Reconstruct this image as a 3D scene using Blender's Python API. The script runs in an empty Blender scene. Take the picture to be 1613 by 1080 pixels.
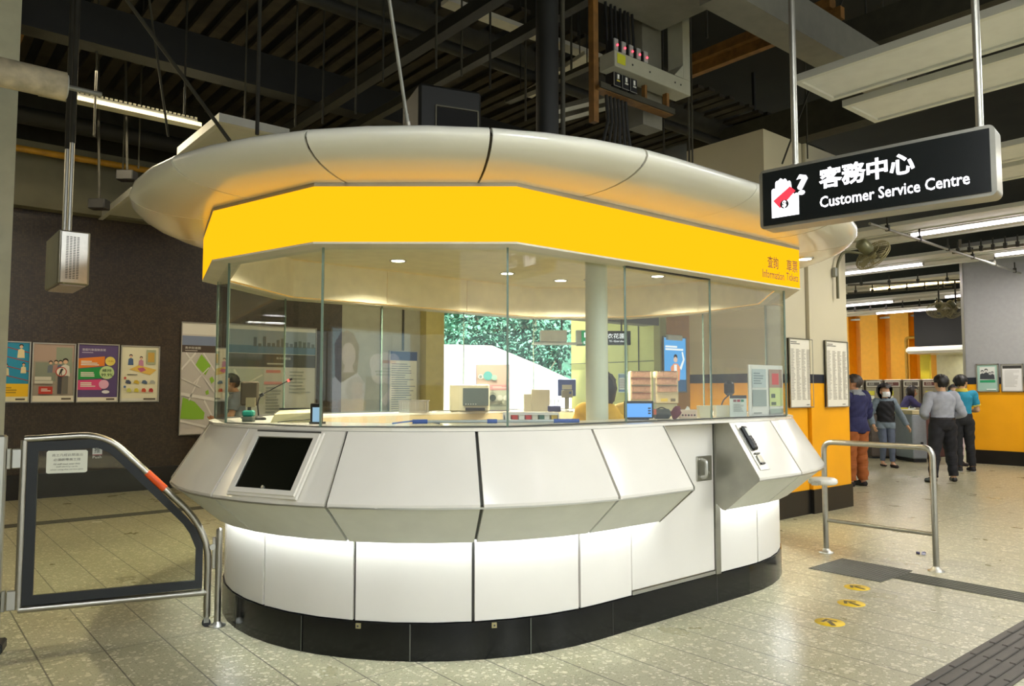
import bpy, math, random
import numpy as np
from mathutils import Vector, Matrix, Euler
random.seed(7)
sc = bpy.context.scene
C = sc.collection
R_ = math.radians

# ------------------------------------------------------------------ camera
cam_d = bpy.data.cameras.new('camera'); cam = bpy.data.objects.new('camera', cam_d); C.objects.link(cam)
YAW, PIT, FPX, CAMH = R_(39.75), R_(3.6), 1188.0, 1.5
cam_d.sensor_fit = 'HORIZONTAL'; cam_d.sensor_width = 36.0; cam_d.lens = FPX/1613*36
cam_d.clip_start = .05; cam_d.clip_end = 300
cam.location = (0, 0, CAMH); cam.rotation_euler = (R_(90)+PIT, 0, -YAW)
sc.camera = cam

# ------------------------------------------------------------------ world, sun, exposure
w = bpy.data.worlds.new('world'); sc.world = w; w.use_nodes = True
bg = w.node_tree.nodes['Background']; bg.inputs[0].default_value = (.92, .97, 1.0, 1); bg.inputs[1].default_value = .75
sd = bpy.data.lights.new('sun', 'SUN'); sd.energy = 26.0; sd.angle = R_(3); sd.color = (1, .96, .9)
so = bpy.data.objects.new('sun', sd); C.objects.link(so); so.location = (12, 20, 20); so.rotation_euler = (R_(22), 0, R_(-14))
sc.view_settings.view_transform = 'Standard'; sc.view_settings.look = 'None'
sc.view_settings.exposure = 0.3; sc.view_settings.gamma = 1.0; sc.view_settings.use_curve_mapping = False
sc.cycles.max_bounces = 8; sc.cycles.transparent_max_bounces = 24; sc.cycles.sample_clamp_indirect = 6
sc.cycles.caustics_reflective = False; sc.cycles.caustics_refractive = False
sc.cycles.use_denoising = True

# large lights of the hall: daylight-white fittings above the concourse (fittings themselves are built below)
def area(name, loc, sx, sy, power, color=(1, .95, .86), rot=(0, 0, 0)):
    d = bpy.data.lights.new(name, 'AREA'); d.shape = 'RECTANGLE'; d.size = sx; d.size_y = sy; d.energy = power; d.color = color
    o = bpy.data.objects.new(name, d); C.objects.link(o); o.location = loc; o.rotation_euler = rot
    return o

for x in (-1.9, 2.2, 6.42):
    for y in (-.9, -5.6): area('hall_light', (x, y, 3.97), .35, 3.8, 118, (.93, .975, 1.0))
for x, y in ((-4, 9.2), (1.5, 9.0), (6.8, 9.2)): area('rear_light', (x, y, 4.9), 3.0, .3, 85, (1, .84, .56))
for x, y in ((9.7, 1.8), (12.68, 1.6), (15.7, 4.2), (20.0, 7), (24.0, 10)): area('gate_hall_light', (x, y, 3.96), .3, 3.2, 88, (1, .93, .84))

# ------------------------------------------------------------------ measuring helpers (photo frame -> place)
_F = Vector((math.sin(YAW)*math.cos(PIT), math.cos(YAW)*math.cos(PIT), math.sin(PIT)))
_R = Vector((math.cos(YAW), -math.sin(YAW), 0)); _U = _R.cross(_F)
def ray(x, y): return _F + _R*((x-806.5)/FPX) - _U*((y-540)/FPX)
def pz(x, y, z): d = ray(x, y); return Vector((0, 0, CAMH)) + d*((z-CAMH)/d.z)
def pY(x, y, Y): d = ray(x, y); return Vector((0, 0, CAMH)) + d*(Y/d.y)
def pX(x, y, X): d = ray(x, y); return Vector((0, 0, CAMH)) + d*(X/d.x)
def pD(x, y, D): return Vector((0, 0, CAMH)) + ray(x, y)*D

# ------------------------------------------------------------------ materials
def lin(c):
    if isinstance(c, str):
        c = c.lstrip('#'); c = [int(c[i:i+2], 16)/255 for i in (0, 2, 4)]
        return tuple((v/12.92 if v <= .04045 else ((v+.055)/1.055)**2.4) for v in c)
    return tuple(c)
_M = {}
def mat(name, color, rough=.5, metal=0.0, noise=.06, scale=8.0, emit=None, es=0.0, spec=.5, bump=0.0, coat=0.0):
    if name in _M: return _M[name]
    m = bpy.data.materials.new(name); m.use_nodes = True; nt = m.node_tree; b = nt.nodes['Principled BSDF']
    col = lin(color)
    b.inputs['Roughness'].default_value = rough; b.inputs['Metallic'].default_value = metal
    b.inputs['Specular IOR Level'].default_value = spec
    if coat: b.inputs['Coat Weight'].default_value = coat
    if emit is not None:
        b.inputs['Emission Color'].default_value = (*lin(emit), 1); b.inputs['Emission Strength'].default_value = es
    if noise > 0:
        tc = nt.nodes.new('ShaderNodeTexCoord'); n = nt.nodes.new('ShaderNodeTexNoise'); n.inputs['Scale'].default_value = scale
        n.inputs['Detail'].default_value = 4
        r = nt.nodes.new('ShaderNodeValToRGB')
        r.color_ramp.elements[0].position = .3; r.color_ramp.elements[1].position = .7
        r.color_ramp.elements[0].color = (*[max(0, v*(1-noise)) for v in col], 1)
        r.color_ramp.elements[1].color = (*[min(1, v*(1+noise)) for v in col], 1)
        nt.links.new(tc.outputs['Object'], n.inputs['Vector']); nt.links.new(n.outputs['Fac'], r.inputs['Fac'])
        nt.links.new(r.outputs['Color'], b.inputs['Base Color'])
        if bump:
            bp = nt.nodes.new('ShaderNodeBump'); bp.inputs['Strength'].default_value = bump; bp.inputs['Distance'].default_value = .01
            nt.links.new(n.outputs['Fac'], bp.inputs['Height']); nt.links.new(bp.outputs['Normal'], b.inputs['Normal'])
    else:
        b.inputs['Base Color'].default_value = (*col, 1)
    _M[name] = m
    return m
def flat(hexc, rough=.55):
    return mat('paint_'+hexc.strip('#')+('' if rough == .55 else '_%d' % int(rough*100)), hexc, rough, noise=0)
def emis(name, color, s):
    if name in _M: return _M[name]
    m = bpy.data.materials.new(name); m.use_nodes = True; nt = m.node_tree; nt.nodes.clear()
    o = nt.nodes.new('ShaderNodeOutputMaterial'); e = nt.nodes.new('ShaderNodeEmission')
    e.inputs[0].default_value = (*lin(color), 1); e.inputs[1].default_value = s
    nt.links.new(e.outputs[0], o.inputs[0]); _M[name] = m
    if name not in ('backlit_yellow', 'white_strip_light'): m.cycles.emission_sampling = 'NONE'
    return m
def glassmat(name, tint, ior=1.5, rough=0.0):
    if name in _M: return _M[name]
    m = bpy.data.materials.new(name); m.use_nodes = True; nt = m.node_tree; nt.nodes.clear()
    o = nt.nodes.new('ShaderNodeOutputMaterial'); mx = nt.nodes.new('ShaderNodeMixShader')
    t = nt.nodes.new('ShaderNodeBsdfTransparent'); g = nt.nodes.new('ShaderNodeBsdfGlossy'); f = nt.nodes.new('ShaderNodeFresnel')
    t.inputs[0].default_value = (*tint, 1); g.inputs['Roughness'].default_value = rough; f.inputs[0].default_value = ior
    ge = nt.nodes.new('ShaderNodeNewGeometry'); mm = nt.nodes.new('ShaderNodeMath'); mm.operation = 'MULTIPLY_ADD'   # same reflectance from both sides of the pane
    nt.links.new(ge.outputs['Backfacing'], mm.inputs[0]); mm.inputs[1].default_value = 1/ior-ior; mm.inputs[2].default_value = ior; nt.links.new(mm.outputs[0], f.inputs[0])
    nt.links.new(f.outputs[0], mx.inputs[0]); nt.links.new(t.outputs[0], mx.inputs[1]); nt.links.new(g.outputs[0], mx.inputs[2])
    nt.links.new(mx.outputs[0], o.inputs[0]); _M[name] = m
    return m

M_white = mat('white_panel', '#e6e2d8', .28, noise=.02, scale=3)
M_cream = mat('cream_panel', '#e6e2d6', .16, noise=.03, scale=2.5)
M_under = mat('underside_panel', '#e6e8e0', .35, noise=.03)
M_seam = mat('seam_dark', '#4a4a45', .6, noise=.05)
M_core = mat('kiosk_core', '#55554f', .6)
M_plinth = mat('black_granite_plinth', '#0d0e10', .14, noise=.25, scale=60, spec=.35)
M_steel = mat('brushed_steel', '#b3b0a6', .3, metal=1, noise=.05, scale=30)
M_satin = mat('satin_aluminium', '#c2c2ba', .35, metal=.9, noise=.03)
M_dsteel = mat('dull_stainless', '#a8a79b', .38, metal=.85, noise=.12, scale=5)
M_black = mat('black_plastic', '#17181a', .4, noise=.1)
M_rubber = mat('black_rubber', '#1c2021', .55, noise=.1)
M_dark = mat('dark_painted_steel', '#26261f', .6, noise=.2)
M_darker = mat('black_painted_steel', '#131410', .6, noise=.2)
M_gps = mat('galvanised_steel', '#8f9088', .45, metal=.4, noise=.12)
M_conc = mat('painted_concrete', '#6f6d5b', .8, noise=.12, scale=3)
M_canopy = mat('canopy_gloss_white', '#dcdacb', .22, noise=.03, scale=2, coat=.3)
M_glass = glassmat('clear_green_glass', (.965, .985, .97), 1.48)
M_gglass = glassmat('gate_glass', (.95, .965, .92), 1.25)
M_gedge = mat('glass_edge_green', '#6e8273', .25, noise=.05)
M_yel = emis('backlit_yellow', (1.0, .45, .006), 1.12)
M_strip = emis('white_strip_light', (.90, .97, 1.0), 78)
M_tube = emis('fluorescent_tube_pinkish', (1.0, .88, .95), 9)
M_tubey = emis('fluorescent_tube_warm', (1.0, .74, .33), 7)
M_orange = mat('marigold_wall_panel', '#efa60a', .42, noise=.05, scale=2)
M_navy = mat('navy_band', '#1b2230', .4)
M_wallw = mat('off_white_wall_panel', '#c8c0a4', .5, noise=.03, scale=2)
M_paper = mat('poster_paper', '#e9e7da', .5, noise=.02)

# ------------------------------------------------------------------ mesh builder
class MB:
    def __init__(s): s.v = []; s.f = []; s.m = []; s.sm = []; s.mats = []
    def mi(s, m):
        if m not in s.mats: s.mats.append(m)
        return s.mats.index(m)
    def add(s, vs, fs, m, smooth=False):
        o = len(s.v); s.v.extend([tuple(v) for v in vs]); i = s.mi(m)
        for f in fs: s.f.append([o+k for k in f]); s.m.append(i); s.sm.append(smooth)
        return s
    def box(s, c, d, m, rz=0.0, rot=None, bev=0.0):
        hx, hy, hz = d[0]/2, d[1]/2, d[2]/2
        b = min(bev, hx*.9, hy*.9, hz*.9)
        T = (rot if rot is not None else Matrix.Rotation(rz, 3, 'Z')); c = Vector(c)
        if b <= 0:
            vs = [(x, y, z) for x in (-hx, hx) for y in (-hy, hy) for z in (-hz, hz)]
            fs = [(0, 1, 3, 2), (4, 6, 7, 5), (0, 4, 5, 1), (2, 3, 7, 6), (0, 2, 6, 4), (1, 5, 7, 3)]
        else:
            vs = []; fs = []
            import itertools
            idx = {}
            for sx, sy, sz in itertools.product((-1, 1), repeat=3):
                for a in range(3):
                    p = [sx*(hx-b), sy*(hy-b), sz*(hz-b)]; h = (hx, hy, hz)[a]; p[a] = (sx, sy, sz)[a]*h
                    idx[(sx, sy, sz, a)] = len(vs); vs.append(tuple(p))
            for a in range(3):
                o1, o2 = [k for k in range(3) if k != a]
                for sg in (-1, 1):
                    q = []
                    for u, v in ((-1, -1), (1, -1), (1, 1), (-1, 1)):
                        t = [0, 0, 0]; t[a] = sg; t[o1] = u; t[o2] = v; q.append(idx[(*t, a)])
                    fs.append(q)
                # edges parallel to a
                for u in (-1, 1):
                    for v in (-1, 1):
                        k = []
                        for sg in (-1, 1):
                            t = [0, 0, 0]; t[a] = sg; t[o1] = u; t[o2] = v; k.append(tuple(t))
                        fs.append([idx[(*k[0], o1)], idx[(*k[1], o1)], idx[(*k[1], o2)], idx[(*k[0], o2)]])
            for t in itertools.product((-1, 1), repeat=3): fs.append([idx[(*t, 0)], idx[(*t, 1)], idx[(*t, 2)]])
        return s.add([c + T @ Vector(v) for v in vs], fs, m)
    def cyl(s, p0, p1, r, m, n=12, r1=None, caps=True):
        p0 = Vector(p0); p1 = Vector(p1); d = (p1-p0).normalized(); r1 = r if r1 is None else r1
        a = d.cross(Vector((0, 0, 1)));  a = a.normalized() if a.length > 1e-4 else Vector((1, 0, 0)); b = d.cross(a)
        vs = []
        for p, q in ((p0, r), (p1, r1)):
            for i in range(n):
                t = 2*math.pi*i/n; vs.append(p + a*(q*math.cos(t)) + b*(q*math.sin(t)))
        s.add(vs, [(i, (i+1) % n, n+(i+1) % n, n+i) for i in range(n)], m, True)
        if caps: s.add(vs, [list(range(n))[::-1], list(range(n, 2*n))], m)
        return s
    def tube(s, pts, r, m, n=10, bend=0.0, closed=False):
        P = [Vector(p) for p in pts]
        if bend > 0:
            Q = []
            N = len(P)
            for i, p in enumerate(P):
                if not closed and i in (0, N-1): Q.append(p); continue
                a = P[i-1]; b = P[(i+1) % N]
                da = (a-p); db = (b-p); bb = min(bend, da.length*.49, db.length*.49)
                s0 = p+da.normalized()*bb; s1 = p+db.normalized()*bb
                for k in range(7):
                    t = k/6; Q.append(s0*(1-t)**2 + p*2*t*(1-t) + s1*t*t)
            P = Q
        N = len(P); rings = []; a = None
        for i, p in enumerate(P):
            if closed: d = (P[(i+1) % N]-P[i-1])
            else: d = (P[min(i+1, N-1)]-P[max(i-1, 0)])
            d.normalize()
            if a is None:
                a = d.cross(Vector((0, 0, 1)));  a = a if a.length > 1e-3 else Vector((1, 0, 0))
            a = (a - d*a.dot(d)).normalized(); b = d.cross(a)
            rr = r[i] if isinstance(r, (list, tuple)) else r
            rings.append([p + a*(rr*math.cos(2*math.pi*k/n)) + b*(rr*math.sin(2*math.pi*k/n)) for k in range(n)])
        vs = [v for q in rings for v in q]; fs = []
        for i in range(N if closed else N-1):
            j = (i+1) % N
            for k in range(n): fs.append((i*n+k, i*n+(k+1) % n, j*n+(k+1) % n, j*n+k))
        s.add(vs, fs, m, True)
        if not closed: s.add(rings[0]+rings[-1], [list(range(n))[::-1], list(range(n, 2*n))], m)
        return s
    def lathe(s, c, prof, m, n=24, axis=None):
        # prof: (r, h) along axis
        c = Vector(c); ax = Vector(axis or (0, 0, 1)).normalized()
        a = ax.cross(Vector((0, 0, 1))); a = a.normalized() if a.length > 1e-4 else Vector((1, 0, 0)); b = ax.cross(a)
        vs = [c + ax*h + a*(r*math.cos(2*math.pi*k/n)) + b*(r*math.sin(2*math.pi*k/n)) for r, h in prof for k in range(n)]
        fs = [(i*n+k, i*n+(k+1) % n, (i+1)*n+(k+1) % n, (i+1)*n+k) for i in range(len(prof)-1) for k in range(n)]
        return s.add(vs, fs, m, True)
    def prism(s, poly, z0, z1, m, hole=None):
        # vertical prism, optional hole polygon with the same count
        n = len(poly); b = [(x, y, z0) for x, y in poly]; t = [(x, y, z1) for x, y in poly]
        side = [(i, (i+1) % n, n+(i+1) % n, n+i) for i in range(n)]
        if hole is None: return s.add(b+t, side+[list(range(n))[::-1], list(range(n, 2*n))], m)
        b2 = [(x, y, z0) for x, y in hole]; t2 = [(x, y, z1) for x, y in hole]
        fs = list(side) + [(2*n+i, 3*n+i, 3*n+(i+1) % n, 2*n+(i+1) % n) for i in range(n)]
        fs += [(n+i, n+(i+1) % n, 3*n+(i+1) % n, 3*n+i) for i in range(n)] + [(i, 2*n+i, 2*n+(i+1) % n, (i+1) % n) for i in range(n)]
        return s.add(b+t+b2+t2, fs, m)
    def build(s, name, parent=None, loc=None, kind=None, smooth_fix=True):
        me = bpy.data.meshes.new(name); v = s.v
        if loc is not None: L = Vector(loc); v = [tuple(Vector(q)-L) for q in v]
        me.from_pydata(v, [], s.f)
        for m in s.mats: me.materials.append(m)
        me.polygons.foreach_set('material_index', s.m); me.polygons.foreach_set('use_smooth', s.sm); me.update()
        o = bpy.data.objects.new(name, me); C.objects.link(o)
        if loc is not None: o.location = loc
        if parent is not None:
            o.parent = parent
            if loc is None: o.matrix_parent_inverse = Matrix.Identity(4)
        if kind: o['kind'] = kind
        return o
def tag(o, label, cat, group=None, kind=None):
    o['label'] = label; o['category'] = cat
    if group: o['group'] = group
    if kind: o['kind'] = kind
    return o
def thing(name, label, cat, loc=(0, 0, 0), rz=0.0, group=None):
    o = bpy.data.objects.new(name, None); C.objects.link(o); o.empty_display_size = .1
    o.location = loc; o.rotation_euler = (0, 0, rz)
    return tag(o, label, cat, group)
def dup(o, loc=None, label=None, rz=None):
    def cp(a, par):
        c = a.copy(); C.objects.link(c); c.parent = par
        for ch in list(a.children): cp(ch, c)
        return c
    r = cp(o, None)
    if loc is not None: r.location = loc
    if rz is not None: r.rotation_euler = (0, 0, rz)
    if label: r['label'] = label
    return r
FACE = -YAW     # rotation whose local -Y side looks back at the viewer's side of the hall

# flat lettering turned into geometry
_T = {}
def glyphs(txt, bold=0.0):
    k = (txt, bold)
    if k not in _T:
        cu = bpy.data.curves.new('lettering', 'FONT'); cu.body = txt; cu.size = 1; cu.offset = bold; cu.resolution_u = 2
        ob = bpy.data.objects.new('lettering', cu); C.objects.link(ob); dg = bpy.context.evaluated_depsgraph_get(); dg.update()
        me = bpy.data.meshes.new_from_object(ob.evaluated_get(dg))
        vs = [tuple(v.co) for v in me.vertices]; fs = [list(p.vertices) for p in me.polygons]
        bpy.data.objects.remove(ob); bpy.data.curves.remove(cu); bpy.data.meshes.remove(me)
        if not vs: vs = [(0, 0, 0)]
        x0 = min(v[0] for v in vs); x1 = max(v[0] for v in vs); y0 = min(v[1] for v in vs); y1 = max(v[1] for v in vs)
        _T[k] = ([((v[0]-x0), (v[1]-y0)) for v in vs], fs, max(x1-x0, 1e-3), max(y1-y0, 1e-3))
    return _T[k]
class Art:
    """flat printed sheet: origin = lower left corner, u along width, v up; layers of print 1 mm apart"""
    def __init__(s, o, u, v, W, H, base=None):
        s.o = Vector(o); s.u = Vector(u).normalized(); s.vv = Vector(v).normalized(); s.n = s.u.cross(s.vv)
        s.W = W; s.H = H; s.k = 0; s.b = MB(); s.step = .0012
        if base is not None:
            s.b.box(s.o + s.u*(W/2) + s.vv*(H/2) - s.n*.004, (W, .008, H), base, rot=Matrix((s.u, -s.n, s.vv)).transposed())
    def P(s, x, y): return s.o + s.u*(x*s.W) + s.vv*(y*s.H) + s.n*(s.step*s.k)
    def poly(s, pts, m, new=True):
        if new: s.k += 1
        s.b.add([s.P(x, y) for x, y in pts], [list(range(len(pts)))], m if not isinstance(m, str) else flat(m)); return s
    def rect(s, x0, y0, x1, y1, m, new=True): return s.poly([(x0, y0), (x1, y0), (x1, y1), (x0, y1)], m, new)
    def disc(s, x, y, r, m, ry=None, n=20, new=True):
        ry = r*s.W/s.H if ry is None else ry
        return s.poly([(x+r*math.cos(2*math.pi*i/n), y+ry*math.sin(2*math.pi*i/n)) for i in range(n)], m, new)
    def text(s, t, x, y, h, m, w=None, bold=0.0, new=True, shear=0):
        vs, fs, tw, th = glyphs(t, bold); s.k += 1 if new else 0
        sy = h/th; sx = (w/tw) if w else sy*s.H/s.W
        s.b.add([s.P(x+a*sx, y+b*sy) for a, b in vs], fs, m if not isinstance(m, str) else flat(m)); return s
    def lines(s, x0, y0, x1, y1, n, m, fill=.5, seed=1):
        rnd = random.Random(seed); s.k += 1
        for i in range(n):
            yy = y1-(y1-y0)*(i+.5)/n; hh = (y1-y0)/n*fill/2
            s.rect(x0, yy-hh, x0+(x1-x0)*rnd.uniform(.55, 1), yy+hh, m, new=False)
        return s
    def build(s, name, parent=None, loc=None): return s.b.build(name, parent, loc)

# ================================================================== THE HALL
def floor_mat():
    m = bpy.data.materials.new('terrazzo_tiles'); m.use_nodes = True; nt = m.node_tree; b = nt.nodes['Principled BSDF']; L = nt.links.new
    def math_(op, a, b_=None, c=None):
        n = nt.nodes.new('ShaderNodeMath'); n.operation = op
        for i, v in enumerate((a, b_, c)):
            if v is None: continue
            if isinstance(v, (int, float)): n.inputs[i].default_value = v
            else: L(v, n.inputs[i])
        return n.outputs[0]
    def mix(f, a, b_):
        n = nt.nodes.new('ShaderNodeMix'); n.data_type = 'RGBA'
        if isinstance(f, (int, float)): n.inputs[0].default_value = f
        else: L(f, n.inputs[0])
        for i, v in ((6, a), (7, b_)):
            if isinstance(v, tuple): n.inputs[i].default_value = (*v, 1)
            else: L(v, n.inputs[i])
        return n.outputs[2]
    tc = nt.nodes.new('ShaderNodeTexCoord'); sp = nt.nodes.new('ShaderNodeSeparateXYZ'); L(tc.outputs['Object'], sp.inputs[0])
    X, Y = sp.outputs[0], sp.outputs[1]
    fx = math_('FRACT', math_('DIVIDE', math_('ADD', X, 50*.3205-2.005), .3205))
    dx = math_('MULTIPLY', math_('MINIMUM', fx, math_('SUBTRACT', 1.0, fx)), .3205)
    gx = math_('LESS_THAN', dx, .0042)
    g = gx
    for yy in (1.74-1.3, 3.60, 4.93, -.9, -2.2, -3.5, -4.8): g = math_('MAXIMUM', g, math_('LESS_THAN', math_('ABSOLUTE', math_('SUBTRACT', Y, yy)), .0032))
    # each tile its own tone
    cell = nt.nodes.new('ShaderNodeCombineXYZ'); L(math_('FLOOR', math_('DIVIDE', math_('ADD', X, 50*.3205-2.005), .3205)), cell.inputs[0])
    L(math_('FLOOR', math_('DIVIDE', Y, 1.3)), cell.inputs[1])
    wn = nt.nodes.new('ShaderNodeTexWhiteNoise'); L(cell.outputs[0], wn.inputs[0])
    n1 = nt.nodes.new('ShaderNodeTexNoise'); n1.inputs['Scale'].default_value = 2.2; n1.inputs['Detail'].default_value = 5; L(tc.outputs['Object'], n1.inputs['Vector'])
    base = mix(n1.outputs['Fac'], lin('#8d8969'), lin('#b0ad92'))
    base = mix(math_('MULTIPLY', wn.outputs['Value'], .35), base, lin('#a8a07e'))
    for sc_, th, col, amt in ((48, .30, '#e3ddc8', .62), (85, .26, '#75684a', .55), (26, .25, '#d6cfb4', .6), (130, .14, '#3d3a2e', .6)):
        v = nt.nodes.new('ShaderNodeTexVoronoi'); v.voronoi_dimensions = '2D'; v.inputs['Scale'].default_value = sc_; L(tc.outputs['Object'], v.inputs['Vector'])
        s2 = nt.nodes.new('ShaderNodeSeparateColor'); L(v.outputs['Color'], s2.inputs[0])
        near = math_('LESS_THAN', math_('MULTIPLY', v.outputs['Distance'], 1.0), math_('MULTIPLY', s2.outputs[1], .55))
        pick = math_('MULTIPLY', math_('LESS_THAN', s2.outputs[0], th), math_('MULTIPLY', near, amt))
        base = mix(pick, base, lin(col))
    col = mix(math_('MULTIPLY', g, .8), base, lin('#3b362a'))
    L(col, b.inputs['Base Color'])
    b.inputs['Specular IOR Level'].default_value = .5
    rr = math_('MULTIPLY_ADD', n1.outputs['Fac'], .16, .22); L(rr, b.inputs['Roughness'])
    bp = nt.nodes.new('ShaderNodeBump'); bp.inputs['Strength'].default_value = .5; bp.inputs['Distance'].default_value = .004
    L(math_('SUBTRACT', 1.0, g), bp.inputs['Height']); L(bp.outputs['Normal'], b.inputs['Normal'])
    return m
MB().box((17, 5.5, -.05), (52, 28, .1), floor_mat()).build('floor', kind='structure')
M_grnd = mat('outside_paving', '#d9dad6', .8)
MB().box((22, 34, -.07), (70, 28.9, .1), M_grnd).build('ground', kind='structure')
M_ceil = mat('dark_ceiling', '#23221b', .95, noise=.25, scale=1.5)  # dark olive base colour with a mottled tone
MB().box((3.5, 2.2, 7.3), (25, 21.4, .2), M_ceil).build('ceiling', kind='structure')
MB().box((29.5, 3.5, 7.3), (27, 24, .2), M_ceil).build('ceiling_gate_hall', kind='structure')
M_trench = mat('dark_floor_channel', '#46453b', .6, noise=.1)
MB().box((4, 10.065, .002), (22, .23, .006), M_trench).build('trim_1', kind='structure')

# dark mosaic wall
def mosaic():
    m = bpy.data.materials.new('dark_brown_mosaic'); m.use_nodes = True; nt = m.node_tree; b = nt.nodes['Principled BSDF']; L = nt.links.new
    tc = nt.nodes.new('ShaderNodeTexCoord'); mp = nt.nodes.new('ShaderNodeMapping'); mp.inputs['Rotation'].default_value = (R_(90), 0, 0); L(tc.outputs['Object'], mp.inputs[0])
    br = nt.nodes.new('ShaderNodeTexBrick'); br.offset = 0; br.squash = 1
    br.inputs['Scale'].default_value = 1; br.inputs['Brick Width'].default_value = .025; br.inputs['Row Height'].default_value = .025; br.inputs['Mortar Size'].default_value = .0022
    br.inputs['Color1'].default_value = (*lin('#30261b'), 1); br.inputs['Color2'].default_value = (*lin('#4d3e2c'), 1); br.inputs['Mortar'].default_value = (*lin('#2c261c'), 1); br.inputs['Bias'].default_value = -.2
    L(mp.outputs[0], br.inputs['Vector'])
    n = nt.nodes.new('ShaderNodeTexNoise'); n.inputs['Scale'].default_value = 7; n.inputs['Detail'].default_value = 6; L(tc.outputs['Object'], n.inputs['Vector'])
    mx = nt.nodes.new('ShaderNodeMix'); mx.data_type = 'RGBA'; mx.blend_type = 'MULTIPLY'; mx.inputs[0].default_value = .55
    L(br.outputs['Color'], mx.inputs[6]); r = nt.nodes.new('ShaderNodeValToRGB'); r.color_ramp.elements[0].position = .3; r.color_ramp.elements[1].position = .7
    r.color_ramp.elements[0].color = (.55, .5, .45, 1); r.color_ramp.elements[1].color = (1.2, 1.1, 1, 1)
    L(n.outputs['Fac'], r.inputs[0]); L(r.outputs[0], mx.inputs[7]); L(mx.outputs[2], b.inputs['Base Color'])
    b.inputs['Roughness'].default_value = .32
    bp = nt.nodes.new('ShaderNodeBump'); bp.inputs['Strength'].default_value = .4; bp.inputs['Distance'].default_value = .003
    L(br.outputs['Color'], bp.inputs['Height']); L(bp.outputs['Normal'], b.inputs['Normal'])
    return m
YW = 12.4
w_ = MB(); w_.box(((-9+6.32)/2, YW+.15, 2.02), (15.32, .3, 4.04), mosaic()); w_.build('wall_back', kind='structure')
MB().box(((-9+6.32)/2, YW-.015, .17), (15.32, .03, .34), mat('black_skirting', '#141210', .3)).build('baseboard_back', kind='structure')
MB().box((3, YW+.05, 4.5), (24, .55, .92), M_conc).build('trim_2', kind='structure')         # beam over the mosaic
MB().box((3, YW+.2, 6.1), (24, .3, 2.3), mat('dark_wall_above', '#2c2b22', .9, noise=.2)).build('wall_back_upper', kind='structure')  # mottled dark colour, close to the ceiling's
# shutter bay and yellow pillar between the mosaic and the opening
sh = MB(); x0, x1 = 6.32, 8.02
sh.box(((x0+x1)/2, YW+.15, 2.0), (x1-x0, .2, 4.0), mat('grey_cladding', '#a9a58f', .6))
for xx in (7.15, 7.62): sh.box((xx, YW+.03, 2.0), (.03, .04, 4.0), M_dark)
sh.build('wall_back_panel', kind='structure')
MB().box((8.24, YW+.1, 2.0), (.42, .5, 4.0), mat('yellow_pillar', '#c9b76a', .5)).build('wall_back_pillar', kind='structure')
MB().box((11.8, YW+.15, 4.1), (6.7, .4, 1.9), mat('grey_lintel', '#7b7872', .7)).build('trim_3', kind='structure')
M_lime = mat('lime_wall_panel', '#d6d588', .5, noise=.03)
lw = MB(); lw.box((15.25, 13.9, 2.0), (.5, 3.0, 4.0), M_lime); lw.box((14.99, 13.3, 1.9), (.02, .02, 3.8), M_seam); lw.box((14.99, 12.9, 1.9), (.02, .02, 3.8), M_seam)
lw.box((14.99, 13.9, 2.25), (.015, 3.0, .015), M_seam); lw.build('wall_exit_side', kind='structure')
MB().box((17.2, YW+.15, 2.3), (3.9, .3, 4.6), mat('amber_panel_wall', '#c48a2a', .45, noise=.08)).build('wall_back_amber', kind='structure')

# white block with yellow dado behind the kiosk's right end
def dado_wall(name, x0, x1, y0, y1, ztop, faces):
    b = MB(); cx, cy, sx, sy = (x0+x1)/2, (y0+y1)/2, x1-x0, y1-y0
    b.box((cx, cy, (1.70+ztop)/2), (sx, sy, ztop-1.70), M_wallw)
    b.box((cx, cy, 1.645), (sx+.004, sy+.004, .11), M_navy)
    b.box((cx, cy, .94), (sx, sy, 1.30), M_orange)
    b.box((cx, cy, .145), (sx+.03, sy+.03, .29), mat('black_skirting', '#141210', .3))
    for f in faces: b.box(f[0], f[1], M_seam)
    return b.build(name, kind='structure')
dado_wall('wall_right_block', 7.9, 8.76, 4.84, 5.95, 4.6, [])
dado_wall('wall_right_block_end', 8.785, 9.74, 4.80, 5.95, 4.6, [])
MB().box((8.77, 5.4, 2.3), (.03, 1.05, 4.58), M_seam).build('trim_4', kind='structure')
M_wallc = mat('cool_white_wall', '#9d9ea0', .55, noise=.04, scale=14)
# right wall, running away from the viewer's right
b = MB(); b.box((17.65, 1.2, 3.17), (.4, 9.84, 2.86), M_wallc); b.box((17.648, 1.2, 1.70), (.41, 9.845, .14), M_navy)
b.box((17.65, 1.2, .96), (.4, 9.84, 1.36), M_orange); b.box((17.62, 1.2, .14), (.4, 9.86, .28), mat('black_skirting', '#141210', .3))
b.box((17.44, 6.1, 2.4), (.03, .05, 4.6), M_satin)
b.build('wall_right', kind='structure')
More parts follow.
